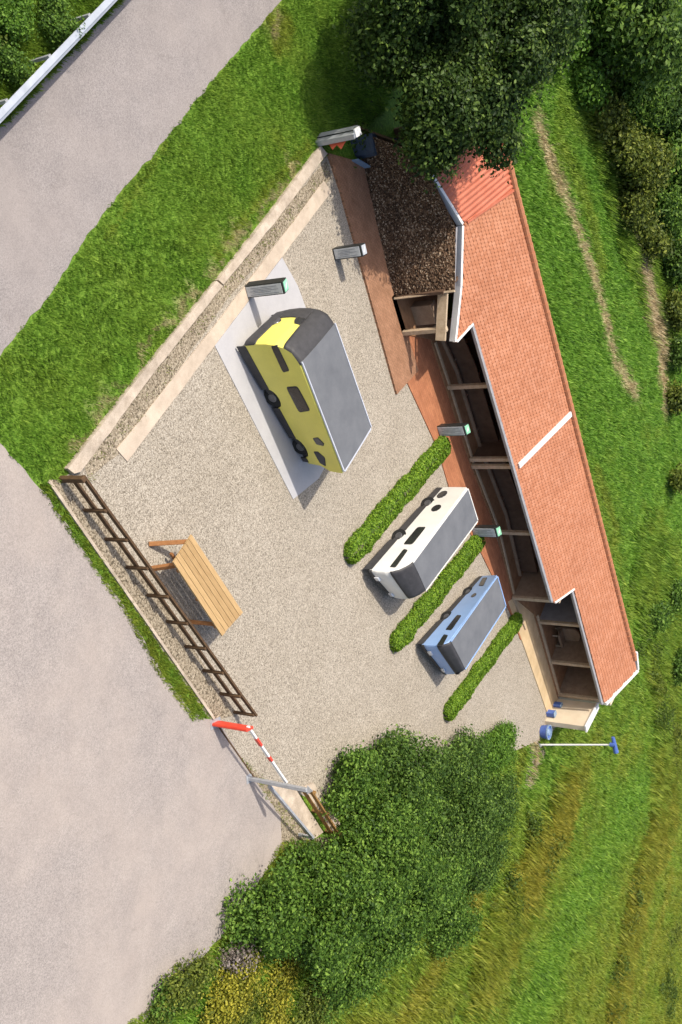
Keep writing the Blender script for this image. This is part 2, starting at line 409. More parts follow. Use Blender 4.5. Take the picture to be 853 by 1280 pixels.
sheet('concrete_pad', pad_P, .030, M['pad'], thick=.028)
sheet('weedy_strip', ragged(G((110, 598), (102, 570), (270, 357), (408, 200), (414, 222), (285, 372), (150, 566)), .05, .25, 1.0, 5), .020, M['gravel_fine'])
# concrete band inside the yard and upstanding retaining kerb (two casts)
sheet('concrete_strip', ragged(G((145, 562), (275, 398), (404, 226), (413, 240), (290, 402), (158, 577)), .025, .3, 1.5, 2), .045, M['concrete'], thick=.04)
for i, P in enumerate([G((80, 586), (170, 470), (266, 352), (274, 358), (180, 476), (96, 590), (88, 592)),
                       G((268, 350), (330, 272), (397, 183), (405, 193), (338, 280), (275, 356))]):
    bm = bmesh.new(); Q = ragged(P, .025, .3, .8, 8 + i)
    prism(bm, [Vector((p.x, p.y, -.05)) for p in Q], [Vector((p.x, p.y, .16)) for p in Q])
    o = bm_obj('retaining_kerb', bm, M['kerb'])
    tag(o, ['pale concrete retaining kerb, the length ending at the brown fence corner', 'pale concrete retaining kerb, the length ending at the grey pillar with the red flag'][i], 'kerb', 'lengths of retaining kerb')
# edging beside the fence
sheet('fence_bed', ragged(G((60, 600), (100, 600), (296, 893), (268, 900)), .03, .3, 1, 7), .024, M['gravel_fine'])
bm = bmesh.new(); a, b = g(60, 602), g(266, 898)
beam(bm, a + Vector((0, 0, .02)), b + Vector((0, 0, .02)), .09, .12)
tag(bm_obj('edging_kerb', bm, M['kerb']), 'thin pale edging kerb running along the foot of the long brown fence', 'kerb')
# brick path in two levels, tan paving at the far end
bm = bmesh.new(); P = G((408, 192), (452, 204), (493, 374), (521, 463), (494, 493), (424, 240))
prism(bm, [Vector((p.x, p.y, -.02)) for p in P], [Vector((p.x, p.y, .10)) for p in P])
tag(bm_obj('brick_path', bm, M['brick_a']), kind='structure')
P = G((494, 374), (521, 463), (508, 478), (546, 560), (566, 628), (600, 690), (640, 772), (650, 800), (672, 790), (640, 740), (590, 570), (545, 420), (506, 362))
sheet('orange_path', P, .05, M['brick_b'], thick=.05)
P = G((634, 752), (655, 810), (683, 890), (700, 884), (672, 765), (650, 742))
sheet('tan_paving', P, .055, M['tan'], thick=.055)
# metal threshold between the gate posts
bm = bmesh.new(); beam(bm, g(272, 906, .02), g(318, 972, .02), .05, .03)
tag(bm_obj('ground_track', bm, M['fence']), 'thin dark strip on the ground under the red and white barrier', 'strip')
# concrete footings under the short fence
for i, P in enumerate([G((334, 982), (350, 980), (366, 984), (402, 1040), (388, 1050)), G((376, 985), (390, 978), (424, 1030), (412, 1040))]):
    bm = bmesh.new(); Q = ragged(P, .02, .3, .8, 12 + i)
    prism(bm, [Vector((p.x, p.y, -.03)) for p in Q], [Vector((p.x, p.y, .09)) for p in Q])
    tag(bm_obj('footing', bm, M['kerb']), ['cracked pale concrete footing between the grey rail and the ochre fence', 'pale concrete footing on the yard side of the ochre fence'][i], 'footing', 'footings by the barrier')
sheet('verge_soil', ragged(G((300, 948), (330, 975), (390, 1048), (420, 1045), (400, 1080), (352, 1062), (350, 1020)), .08, .25, .8, 9), .020, M['gravel_fine'])
sheet('bare_soil', ragged(G((676, 922), (664, 930), (655, 985), (668, 985), (684, 935)), .1, .25, .8, 4), .018, M['gravel_fine'])

# ------------------------------------------------------------------ building
bld = empty('open_fronted_building', g(600, 600))
tag(bld, 'long low open-fronted shed with orange tiled roof, brown wall at one end and dark bays', 'building')
BO = bld.location.copy()
def child(name, bm, m, parent=bld, smooth=False):
    """mesh given in world coordinates becomes a child keeping its place"""
    base = Vector((0, 0, 0)); p = parent
    while p is not None: base += p.location; p = p.parent
    for v in bm.verts: v.co -= base
    return bm_obj(name, bm, m, parent, smooth)
# roof plane
pA, pB, pC = g(592, 403, 2.6), g(692, 752, 2.6), g(715, 517, 3.9)
rn = (pB - pA).cross(pC - pA).normalized()
if rn.z < 0: rn = -rn
def rp(px, py, off=0.0):
    v = AX @ np.array([px - 426.5, py - 640, FPX]); v = Vector(v); o = Vector((0, 0, HCAM))
    t = (pA + rn * off - o).dot(rn) / v.dot(rn); return o + v * t
e1 = (pB - pA).normalized(); e2 = rn.cross(e1).normalized()
if e2.z < 0: e2 = -e2
tiled = [rp(*p) for p in [(580, 279), (578, 358), (571, 424), (592, 404), (692, 752), (718, 735), (756, 878), (795, 838), (793, 822), (740, 617), (690, 419), (643, 236)]]
sheeted = [rp(*p) for p in [(541, 220), (580, 279), (643, 236), (627, 172), (600, 160)]]
def slab(P, m, name, th=.10, parent=bld):
    bm = bmesh.new(); prism(bm, [p - rn * th for p in P], [p for p in P]); return child(name, bm, m, parent)
roof = slab(tiled, M['tile_under'], 'roof')
def roof_child(name, bm, m, smooth=False): return child(name, bm, m, roof, smooth)
uv = lambda p: ((p - pA).dot(e1), (p - pA).dot(e2))
TU = [uv(p) for p in tiled]
us = [u for u, v_ in TU]; vs = [v_ for u, v_ in TU]
verts = []; faces = []; var = []
tw, tl = .17, .22
row = 0; v0 = min(vs) - .3
while v0 < max(vs) + .1:
    u0 = min(us) - .3 + (tw / 2 if row % 2 else 0)
    while u0 < max(us) + .1:
        if inpoly(np.array([u0 + tw / 2]), np.array([v0 + tl / 2]), TU)[0]:
            k = len(verts); val = random.random(); h0 = .034; h1 = .02; jit = random.uniform(-.016, .016)
            for (vv, hh) in ((v0 - .03, h0), (v0 + tl, h1)):
                for j in range(6):
                    a = j / 5; bul = math.sin(a * math.pi) * .012
                    p = pA + e1 * (u0 + (a * 1.04 - .02) * tw) + e2 * (vv + jit) + rn * (hh + bul)
                    verts.append(p - BO); var.append(val)
            for j in range(5): faces.append((k + j, k + j + 1, k + 7 + j, k + 6 + j))
            # front lip
            kk = len(verts)
            for j in range(6):
                a = j / 5; verts.append(pA + e1 * (u0 + (a * 1.04 - .02) * tw) + e2 * (v0 - .03 + jit) + rn * .012 - BO); var.append(val)
            for j in range(5): faces.append((kk + j, kk + j + 1, k + j + 1, k + j))
        u0 += tw
    v0 += tl; row += 1
me = bpy.data.meshes.new('roof_tiles'); me.from_pydata([tuple(v) for v in verts], [], faces); set_attr(me, 'var', var)
link('roof_tiles', me, M['tile'], roof)
# sheet metal section with real corrugation
bm = bmesh.new(); SU = [uv(p) for p in sheeted]
slab(sheeted, M['tile_under'], 'metal_roof_deck', .10)
u0 = min(u for u, _ in SU); u1 = max(u for u, _ in SU); vA = min(v for _, v in SU); vB = max(v for _, v in SU)
def clipspan(u):
    ys = []
    n = len(SU)
    for i in range(n):
        (a, b), (c_, d_) = SU[i], SU[(i + 1) % n]
        if (a > u) != (c_ > u): ys.append(b + (d_ - b) * (u - a) / (c_ - a))
    return (min(ys), max(ys)) if len(ys) >= 2 else None
prev = None; uu = u0 + .01; st = .055; k = 0
while uu < u1 - .01:
    s = clipspan(uu)
    if s:
        hh = [.03, .075, .075, .03][k % 4]
        a = bm.verts.new(pA + e1 * uu + e2 * s[0] + rn * hh); b = bm.verts.new(pA + e1 * uu + e2 * s[1] + rn * hh)
        if prev: bm.faces.new((prev[0], a, b, prev[1]))
        prev = (a, b)
    uu += st; k += 1
child('metal_roof', bm, M['metal_roof'])
# ridge, trims
def line_part(name, p, q, wd, ht, m, off=Vector((0, 0, 0))):
    bm = bmesh.new(); beam(bm, p + off, q + off, wd, ht, rn); return roof_child(name, bm, m)
ridge = [rp(*p) for p in [(628, 173), (643, 236), (690, 419), (740, 617), (793, 824)]]
bm = bmesh.new()
tot = 0
for a, b in zip(ridge[:-1], ridge[1:]):
    L = (b - a).length; n = max(1, int(L / .42))
    for i in range(n):
        p = a.lerp(b, i / n) + rn * .03; q = a.lerp(b, (i + 1.06) / n) + rn * .03
        tube(bm, p, q, .17, .145, 10)
me_r = roof_child('ridge_tiles', bm, M['tile_flat'] if 'tile_flat' in M else M['metal_roof'])
# back slope (falls away behind the ridge)
back_dir = Vector((-e1.y, e1.x, 0)).normalized()
bm = bmesh.new()
bk = [r_ + back_dir * 1.6 + Vector((0, 0, -.75)) for r_ in ridge]
prism(bm, ridge + bk[::-1], [p - Vector((0, 0, .1)) for p in ridge + bk[::-1]]); child('back_slope', bm, M['tile_under'])
# white fascia around stepped corners, grey gutters under the eaves
F = lambda P, name, m, wd=.07, ht=.26, off=0: [line_part(name, rp(*a) - rn * (ht / 2 - .09 + off), rp(*b) - rn * (ht / 2 - .09 + off), wd, ht, m) for a, b in zip(P[:-1], P[1:])]
F([(539, 219), (577, 280)], 'fascia', M['white'], .12, .3)
F([(577, 282), (575, 358), (568, 427)], 'fascia', M['white'], .12, .3)
F([(570, 427), (590, 405)], 'fascia', M['white'], .08, .26)
F([(693, 753), (717, 736)], 'fascia', M['white'], .08, .26)
F([(757, 880), (797, 838)], 'verge_board', M['white'], .16, .3)
F([(797, 837), (795, 815)], 'verge_board', M['white'], .14, .3)
F([(572, 284), (569, 365)], 'gutter', M['gutter'], .10, .12, .12)
F([(590, 404), (690, 752)], 'gutter', M['gutter'], .14, .14, .05)
F([(715, 738), (753, 880)], 'gutter', M['gutter'], .14, .14, .05)
line_part('roof_seam', rp(647, 582) + rn * .09, rp(712, 517) + rn * .09, .26, .08, M['white'])
line_part('roof_seam', rp(583, 278) + rn * .05, rp(641, 238) + rn * .05, .10, .08, M['metal_roof'])

# floor, threshold beams
Z0 = .10
flr = G((490, 372), (503, 417), (539, 424), (558, 484), (588, 578), (622, 664), (642, 746), (668, 768), (698, 872), z=Z0)
inner = [p + back_dir * 3.6 for p in (flr[-1], flr[0])]
bm = bmesh.new(); Q = flr + inner
prism(bm, [Vector((p.x, p.y, 0.0)) for p in Q], [Vector((p.x, p.y, Z0)) for p in Q]); child('floor', bm, M['floor'])
def bmline(name, pts, wd, ht, z, m):
    bm = bmesh.new()
    for a, b in zip(pts[:-1], pts[1:]):
        beam(bm, Vector((a.x, a.y, z + ht / 2)), Vector((b.x, b.y, z + ht / 2)), wd, ht)
    return child(name, bm, m)
bmline('threshold', G((541, 428), (560, 484), (589, 578), (622, 664), (640, 742)), .14, .10, Z0 - .03, M['timber'])
bmline('threshold', G((640, 748), (655, 786)), .12, .10, Z0 - .06, M['timber'])
bmline('threshold', G((669, 769), (697, 869)), .14, .14, Z0 - .03, M['timber'])
# back wall, gable wall, inner counter and battens
ub = [p + back_dir * 3.4 for p in G((450, 205), (503, 417), (558, 484), (640, 745), (698, 872))]
w0, w1 = ub[0], ub[-1]
bm = bmesh.new()
n2 = Vector((back_dir.x, back_dir.y, 0)) * .15
def zroof(p):
    return pA.z - (rn.x * (p.x - pA.x) + rn.y * (p.y - pA.y)) / rn.z
def wall(bm, a, b, z0, z1a, z1b, th, nrm):
    t_ = nrm * th
    prism(bm, [Vector((a.x, a.y, z0)), Vector((b.x, b.y, z0)), Vector((b.x, b.y, z1b)), Vector((a.x, a.y, z1a))],
          [Vector((a.x, a.y, z0)) + t_, Vector((b.x, b.y, z0)) + t_, Vector((b.x, b.y, z1b)) + t_, Vector((a.x, a.y, z1a)) + t_])
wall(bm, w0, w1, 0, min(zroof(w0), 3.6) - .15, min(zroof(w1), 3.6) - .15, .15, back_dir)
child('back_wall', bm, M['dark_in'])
mid = [p + back_dir * 1.25 for p in G((530, 425), (558, 484), (588, 578), (622, 664), (640, 740), z=Z0)]
bmline('inner_beam', mid, .10, .16, Z0, M['wall_in'])
bm = bmesh.new()
for a, b in zip(mid[:-1], mid[1:]):
    for f_ in (.33, .8):
        p = a.lerp(b, f_) + back_dir * .1; beam(bm, Vector((p.x, p.y, .16)), Vector((p.x + back_dir.x * 2, p.y + back_dir.y * 2, .16)), .08, .1)
child('floor_battens', bm, M['wall_in'])
mid2 = [p + back_dir * .35 for p in mid]
bm = bmesh.new()
for a, b in zip(mid2[:-1], mid2[1:]):
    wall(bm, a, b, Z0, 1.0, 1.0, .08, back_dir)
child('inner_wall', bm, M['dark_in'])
# posts: feet on the threshold, heads under the eave
def post(a, m=M['timber'], wd=.17, top=None, zb=.08):
    p = g(a[0], a[1], zb); bm = bmesh.new()
    zt = (top if top else zroof(p)) - .1
    box(bm, (p.x, p.y, zb), wd, wd, zt - zb, math.atan2(e1.y, e1.x)); bevel(bm, .012, 1)
    return child('post', bm, m)
for a in [(504, 416), (560, 484), (588, 574), (590, 583), (622, 665), (641, 747), (673, 777), (688, 827), (698, 868)]:
    post(a, wd=.19)
# partitions between bays, running back from their post
def part(a, depth, m, top=None, z0=.1, th=.10):
    p = g(a[0], a[1], z0); q = p + back_dir * depth; p = p + back_dir * .12
    bm = bmesh.new(); wall(bm, p, q, z0, zroof(p) - .14 if top is None else top, min(zroof(q), 3.7) - .14 if top is None else top, th, e1.normalized())
    return child('partition', bm, m)
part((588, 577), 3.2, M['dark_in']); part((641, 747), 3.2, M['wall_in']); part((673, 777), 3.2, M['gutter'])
part((688, 827), 3.0, M['wall_in']); part((698, 868), 3.2, M['wall_in'])
# lintel under the projecting corner
bm = bmesh.new()
a, b = rp(563, 366) - Vector((0, 0, .32)), rp(560, 425) - Vector((0, 0, .32))
beam(bm, a, b, .12, .42, Vector((0, 0, 1))); child('lintel', bm, M['timber'])
# side wall of the first recess
bm = bmesh.new(); p = g(494, 374, .1); q = p + back_dir * 3.3
wall(bm, p, q, .0, 2.3, min(zroof(q), 3.4) - .2, .12, -e1); child('partition', bm, M['dark_in'])
bm = bmesh.new(); a = g(515, 398, .1) + back_dir * .4
box(bm, (a.x, a.y, .1), .9, .5, .95, math.atan2(e1.y, e1.x)); bevel(bm, .02, 1)
o = bm_obj('counter', bm, M['wall_in']); tag(o, 'dark brown box counter inside the recess next to the brown rough wall', 'counter')
# rough brown clad wall
base = G((437, 160), (452, 207), (470, 290), (491, 373))
topz = 2.75
topp = [g(520, 190, topz), g(541, 224, topz), g(570, 284, topz), g(569, 363, topz)]
nb = []
bm = bmesh.new(); NU, NV = 120, 64
grid = []
def poly_at(P, f_):
    x = f_ * (len(P) - 1); i = min(int(x), len(P) - 2); return P[i].lerp(P[i + 1], x - i)
for j in range(NV + 1):
    rw = []
    for i in range(NU + 1):
        p = poly_at(base, i / NU).lerp(poly_at(topp, i / NU), j / NV)
        n_ = Vector((.5, -.8, .35))
        if 0 < i < NU and 0 < j < NV:
            p = p + n_ * random.uniform(-.03, .03) + Vector((random.uniform(-.02, .02), random.uniform(-.02, .02), random.uniform(-.02, .02)))
        rw.append(bm.verts.new(p))
    grid.append(rw)
for j in range(NV):
    for i in range(NU): bm.faces.new((grid[j][i], grid[j][i + 1], grid[j + 1][i + 1], grid[j + 1][i]))
t = NT('rough_brown_cladding'); co = t.coord()
v = t.n('TexVoronoi'); v.inputs['Scale'].default_value = 20; t.l(co, v.inputs['Vector'])
sp = t.n('SeparateColor'); t.l(v.outputs['Color'], sp.inputs[0])
c = t.ramp(sp.outputs[0], [(0, (.030, .016, .009)), (.5, (.10, .058, .034)), (.85, (.19, .12, .075)), (1, (.46, .36, .26))])
c = t.mix(1.0, c, t.ramp(t.noise(1.0, 4, .6, co), [(.3, (.7,) * 3), (.7, (1,) * 3)]), 'MULTIPLY')
t.bump(v.outputs['Distance'], .8, .04); M['clad'] = t.done(c, .85, .2)
cw = child('clad_wall', bm, M['clad'])
bm = bmesh.new()   # solid body behind the cladding
NB = 8; A0 = [poly_at(base, i / NB) + back_dir * .22 for i in range(NB + 1)]; A1 = [poly_at(base, i / NB).lerp(poly_at(topp, i / NB), .93) + back_dir * .2 for i in range(NB + 1)]
for i in range(NB):
    prism(bm, [A0[i], A0[i + 1], A1[i + 1], A1[i]], [p + back_dir * .15 for p in (A0[i], A0[i + 1], A1[i + 1], A1[i])])
child('wall_core', bm, M['dark_in'])
# capping board on top of end of clad wall
bm = bmesh.new(); beam(bm, base[-1] + Vector((.03, -.03, 0)), topp[-1] + Vector((.03, -.03, 0)), .10, .08); child('corner_board', bm, M['timber'])

# cream screen wall at the far end
bm = bmesh.new()
a, b = g(697, 873), g(681, 901); ht = 2.35
d = (b - a).normalized(); nrm = Vector((-d.y, d.x, 0)); 
if nrm.x < 0: nrm = -nrm
wall(bm, a, b, 0, ht, ht, .32, nrm); bevel(bm, .015, 1); ew = child('end_wall', bm, M['cream'])
bm = bmesh.new(); beam(bm, a + Vector((0, 0, ht + .05)) + nrm * .16 - d * .05, b + Vector((0, 0, ht + .05)) + nrm * .16 + d * .06, .44, .12); bevel(bm, .02, 1)
child('coping', bm, M['white'], ew)
# cream return wall under the far gable
bm = bmesh.new(); p = g(698, 868) + e1 * .25; p.z = 0; q = p + back_dir * 3.4
wall(bm, p, q, 0, zroof(p) - .2, min(zroof(q), 3.7) - .2, .2, e1.normalized()); child('gable_wall', bm, M['cream'])

# rounded grey-brown chair back in a bay
ch = empty('lounge_chair', g(690, 808, .1) + back_dir * .75, math.atan2(e1.y, e1.x))
tag(ch, 'grey-brown high rounded chair standing in the bay before the last post', 'chair')
bm = bmesh.new(); pr = []
for k in range(9): a = math.pi * k / 8; pr.append((-math.cos(a) * .5, 1.05 + math.sin(a) * .35))
pr = [(-.5, .1)] + pr + [(.5, .1)]
prism(bm, [Vector((x, .25, z)) for x, z in pr], [Vector((x, .40, z)) for x, z in pr]); bevel(bm, .02, 1)
bm_obj('backrest', bm, M['wall_in'], ch)
bm = bmesh.new(); box(bm, (0, -.05, .32), 1.0, .6, .14); bevel(bm, .03, 2); bm_obj('seat', bm, M['wall_in'], ch)
for x, y in ((-.42, -.28), (.42, -.28), (-.42, .3), (.42, .3)):
    bm = bmesh.new(); box(bm, (x, y, 0), .07, .07, .34); bm_obj('leg', bm, M['timber'], ch)

# ------------------------------------------------------------------ vehicles
def trilin(V, H, r, zb=.2):
    bfn, bff, brn, rfn, rff, rrn, rrf = [Vector(x) for x in V]
    tfn = rrn + (rfn - rrn) / (1 - r); tff = rrf + (rff - rrf) / (1 - r)
    brf = brn + (bff - bfn) * .5 + (rrf - rrn) * .5
    def P(u, v, w_):
        b = (bfn * (1 - u) + brn * u) * (1 - v) + (bff * (1 - u) + brf * u) * v
        t_ = (tfn * (1 - u) + rrn * u) * (1 - v) + (tff * (1 - u) + rrf * u) * v
        q = b * (1 - w_) + t_ * w_
        return Vector((q.x, q.y, zb + (H - zb) * w_))
    return P
def camper(name, label, V, H, r, paint, wins, arches, bottom, front_panel, lamps, roofmat, rim_y=.2, rear_cut=None, edge=None):
    zb = .2
    P = trilin(V, H, r, zb)
    root = empty(name, Vector((P(.5, .5, 0).x, P(.5, .5, 0).y, 0)))
    tag(root, label, 'campervan', 'motorhomes parked on the gravel yard')
    # outline of the side: front nose up to roof, back, along the sill with wheel arches
    kf = min(1.0, r / .10)
    out = [(.0, .12), (-.004, .30), (.0, .50), (.012 * kf, .66), (.035 * kf, .80), (.07 * kf, .90), (r, .975), (r + .03, 1.0)]
    nr = len(out) - 1
    out += [(.5, 1.0), (.985, 1.0), (1.0, .975)]
    out += rear_cut if rear_cut else [(1.003, .5), (1.0, .08)]
    sill = []
    for (c_, rad) in sorted(arches, key=lambda q: -q[0]):
        for k in range(9):
            a = math.pi * k / 8; sill.append((c_ + math.cos(a) * rad, bottom + math.sin(a) * rad * 1.9))
    out += sill + [(.04, bottom)]
    # cross sections: rounded towards the roof edge
    secs = [(0.0, 0), (.015, .35), (.05, .75), (.10, 1.0), (.5, 1.12), (.90, 1.0), (.95, .75), (.985, .35), (1.0, 0)]
    bm = bmesh.new(); rings = []
    def crown(w_, cr): return w_ - .035 * (1 - cr) * max(0, (w_ - .9) / .1) if w_ > .9 else w_
    for v_, cr in secs:
        rings.append([bm.verts.new(P(u + (0 if u > .3 else .012 * (1 - cr)), v_, crown(w_, cr))) for u, w_ in out])
    n = len(out)
    for a, b in zip(rings[:-1], rings[1:]):
        for i in range(n):
            bm.faces.new((a[i], a[(i + 1) % n], b[(i + 1) % n], b[i]))
    for v_ in (0.0, 1.0):
        b2 = bmesh.new(); b2.faces.new([b2.verts.new((u + (0 if u > .3 else .012), crown(w_, 0), 0)) for u, w_ in out])
        bmesh.ops.triangulate(b2, faces=b2.faces)
        for k in range(1, 25): bmesh.ops.bisect_plane(b2, geom=b2.verts[:] + b2.edges[:] + b2.faces[:], plane_co=(k / 25, 0, 0), plane_no=(1, 0, 0))
        for k in range(1, 8): bmesh.ops.bisect_plane(b2, geom=b2.verts[:] + b2.edges[:] + b2.faces[:], plane_co=(0, k / 8, 0), plane_no=(0, 1, 0))
        mp_ = {v: bm.verts.new(P(v.co.x, v_, v.co.y)) for v in b2.verts}
        for f_ in b2.faces: bm.faces.new([mp_[v] for v in f_.verts])
        b2.free()
    bmesh.ops.remove_doubles(bm, verts=bm.verts, dist=.0005)
    o = child('body', bm, paint, root)
    # roof skin
    bm = bmesh.new(); N = 10; K = 14
    us_ = [r + .02 + (.985 - r - .02) * i / K for i in range(K + 1)]
    vs_ = [.035 + .93 * j / N for j in range(N + 1)]
    def roofz(v_): return 1.012 + .012 * math.sin(math.pi * v_)
    gr_ = [[bm.verts.new(P(u, v_, roofz(v_))) for v_ in vs_] for u in us_]
    gb_ = [[bm.verts.new(P(u, v_, .985)) for v_ in vs_] for u in us_]
    for i in range(K):
        for j in range(N):
            bm.faces.new((gr_[i][j], gr_[i + 1][j], gr_[i + 1][j + 1], gr_[i][j + 1]))
    ring_t = [gr_[i][0] for i in range(K + 1)] + [gr_[K][j] for j in range(1, N + 1)] + [gr_[i][N] for i in range(K - 1, -1, -1)] + [gr_[0][j] for j in range(N - 1, 0, -1)]
    ring_b = [gb_[i][0] for i in range(K + 1)] + [gb_[K][j] for j in range(1, N + 1)] + [gb_[i][N] for i in range(K - 1, -1, -1)] + [gb_[0][j] for j in range(N - 1, 0, -1)]
    m_ = len(ring_t)
    for i in range(m_): bm.faces.new((ring_t[i], ring_t[(i + 1) % m_], ring_b[(i + 1) % m_], ring_b[i]))
    for v in list(bm.verts):
        if not v.link_faces: bm.verts.remove(v)
    rf = child('roof', bm, M['roofgrey'], root)
    # pale edge rail along the roof
    bm = bmesh.new()
    for v_ in (.018, .982):
        for i in range(K): beam(bm, P(us_[i], v_, 1.006), P(us_[i + 1], v_, 1.006), .05, .05)
    for j in range(N): beam(bm, P(.992, vs_[j], 1.0), P(.992, vs_[j + 1], 1.0), .06, .06)
    child('roof_rail', bm, edge or M['edge'], rf)
    # dark nose/windscreen skin following the front curve
    def frontpt(s, v_, off=.012):
        # s along out[0..nr]
        x = s * nr; i = min(int(x), nr - 1); f_ = x - i
        u = out[i][0] + (out[i + 1][0] - out[i][0]) * f_; w_ = out[i][1] + (out[i + 1][1] - out[i][1]) * f_
        cr = np.interp(v_, [q[0] for q in secs], [q[1] for q in secs])
        u += .012 * (1 - cr)
        # outward offset towards nose and up
        du, dw = (out[i + 1][0] - out[i][0]), (out[i + 1][1] - out[i][1]); L = math.hypot(du * 3, dw) or 1
        return P(u - off * dw / L * .5, v_, crown(w_, cr) + off * du * 3 / L * 1.3)
    def skin(nm, fs, fv, m, off=.014, par=root):
        """fs(v)->(s0,s1) range at each v; fv=(v0,v1)"""
        bm = bmesh.new(); A = []; Bn = []
        NS, NVv = 14, 16
        for j in range(NVv + 1):
            v_ = fv[0] + (fv[1] - fv[0]) * j / NVv; s0, s1 = fs(j / NVv)
            A.append([bm.verts.new(frontpt(s0 + (s1 - s0) * i / NS, v_, off)) for i in range(NS + 1)])
            Bn.append([bm.verts.new(frontpt(s0 + (s1 - s0) * i / NS, v_, -.01)) for i in range(NS + 1)])
        for j in range(NVv):
            for i in range(NS):
                bm.faces.new((A[j][i], A[j][i + 1], A[j + 1][i + 1], A[j + 1][i]))
            bm.faces.new((A[j][0], A[j + 1][0], Bn[j + 1][0], Bn[j][0])); bm.faces.new((A[j][NS], A[j + 1][NS], Bn[j + 1][NS], Bn[j][NS]))
        for i in range(NS):
            bm.faces.new((A[0][i], A[0][i + 1], Bn[0][i + 1], Bn[0][i])); bm.faces.new((A[-1][i], A[-1][i + 1], Bn[-1][i + 1], Bn[-1][i]))
        for v in list(bm.verts):
            if not v.link_faces: bm.verts.remove(v)
        return child(nm, bm, m, par, True)
    for nm, fs, fv, m in front_panel: skin(nm, fs, fv, m)
    # windows on both flanks (near side traced shapes, mirrored to far side)
    def flank(nm, pts, m, v_=-.004, th=.012, par=root, inset=0):
        bm = bmesh.new(); s_ = 1 if v_ < .5 else -1
        prism(bm, [P(u, v_ + s_ * (.02), w_) for u, w_ in pts], [P(u, v_ - s_ * th * .6, w_) for u, w_ in pts])
        return child(nm, bm, m, par)
    for pts in wins:
        c_ = Vector((sum(p[0] for p in pts) / len(pts), sum(p[1] for p in pts) / len(pts), 0))
        # rounded corners
        rp_ = []
        nn = len(pts)
        for i in range(nn):
            a, b, d_ = Vector((*pts[i - 1], 0)), Vector((*pts[i], 0)), Vector((*pts[(i + 1) % nn], 0))
            for f_ in (0, .33, .66, 1):
                p1 = b + (a - b) * .16; p3 = b + (d_ - b) * .16
                q = p1.lerp(b, f_).lerp(b.lerp(p3, f_), f_); rp_.append((q.x, q.y))
        for v_ in (0.0, 1.0):
            fr = flank('window', [(c_.x + (x - c_.x) * 1.10, c_.y + (y - c_.y) * 1.12) for x, y in rp_], M['trim'], v_, .006)
            flank('pane', rp_, M['glass'], v_, .013, fr)
    # sill skirt (dark)
    for v_ in (0.0, 1.0):
        edges = sorted(arches); xs_ = [(.02, edges[0][0] - edges[0][1])] + [(edges[i][0] + edges[i][1], edges[i + 1][0] - edges[i + 1][1]) for i in range(len(edges) - 1)]
        xs_.append((edges[-1][0] + edges[-1][1], .95 if rear_cut else .995))
        for a, b in xs_:
            if b - a > .01: flank('skirt', [(a, bottom + .035), (b, bottom + .035), (b, -.045), (a, -.045)], M['trim'], v_, .01)
    # underbody
    bm = bmesh.new(); q = [(.06, .04), (.93, .04), (.93, .94), (.06, .94)]
    prism(bm, [P(u, v_, -.02) for u, v_ in q], [P(u, v_, bottom + .04) for u, v_ in q]); child('underbody', bm, M['trim'], root)
    # wheels
    for c_, rad in arches:
        for v_ in (.06, .94):
            rr = .32 if H > 1.7 else .30
            ctr = P(c_, v_, 0); ctr.z = rr
            ax = (P(c_, 1, 0) - P(c_, 0, 0)).normalized(); ax.z = 0; ax.normalize()
            s_ = -1 if v_ < .5 else 1
            bm = bmesh.new(); tube(bm, ctr - ax * .10, ctr + ax * .10, rr, rr, 28)
            wh = child('wheel', bm, M['rubber'], root)
            bm = bmesh.new(); tube(bm, ctr + ax * s_ * .09, ctr + ax * s_ * .115, rr * .55, rr * .42, 20); child('rim', bm, M['alu'], wh)
    # lamps
    for v_, s in lamps:
        skin('headlight', lambda j, s=s: (s - .035, s + .045), (v_ - .055, v_ + .055), M['lamp'], .03)
    return root, P
rect = lambda *a: list(a)
ell = lambda cx, cy, rx, ry, sk=0: [(cx + math.cos(k * math.pi / 5) * rx + sk * math.sin(k * math.pi / 5) * rx, cy + math.sin(k * math.pi / 5) * ry) for k in range(10)]
v3 = lambda *p: [(x, y, 0) for x, y in p]
# yellow: dark front with a yellow shield in its lower near part
camper('yellow_campervan', 'large yellow campervan with dark grey roof and dark front on the grey pad', 
       v3((-5.30, 25.49), (-6.67, 27.37), (-1.57, 29.73), (-4.76, 26.12), (-6.37, 28.09), (-1.30, 28.94), (-3.01, 30.76)), 2.2, .13, M['yellow'],
       [rect((.033, .59), (.03, .70), (.197, .72), (.208, .59)), rect((.333, .52), (.327, .74), (.497, .79), (.512, .54)),
        rect((.729, .58), (.718, .71), (.761, .79), (.782, .75), (.774, .6)), rect((.847, .43), (.842, .54), (.884, .65), (.956, .57), (.935, .45))],
       [(.42, .075), (.83, .085)], .09,
       [('bumper', lambda j: (.0, .16), (.0, 1.0), M['trim']),
        ('windscreen', lambda j: (.56 - .05 * j, .99), (.0, 1.0), M['trim']),
        ('nose_panel', lambda j: (.15, .53), (.70, 1.0), M['trim']),
        ('headlight', lambda j: (.145, .165 + .05 * math.sin(j * math.pi)), (.50, .70), M['glass']),
        ('front_vent', lambda j: (.44 - .05 * math.sin(j * math.pi * .5), .53), (.54, .70), M['glass'])],
       [], None, rear_cut=[(1.0, .62), (.985, .55), (.965, .42), (.962, .08)])
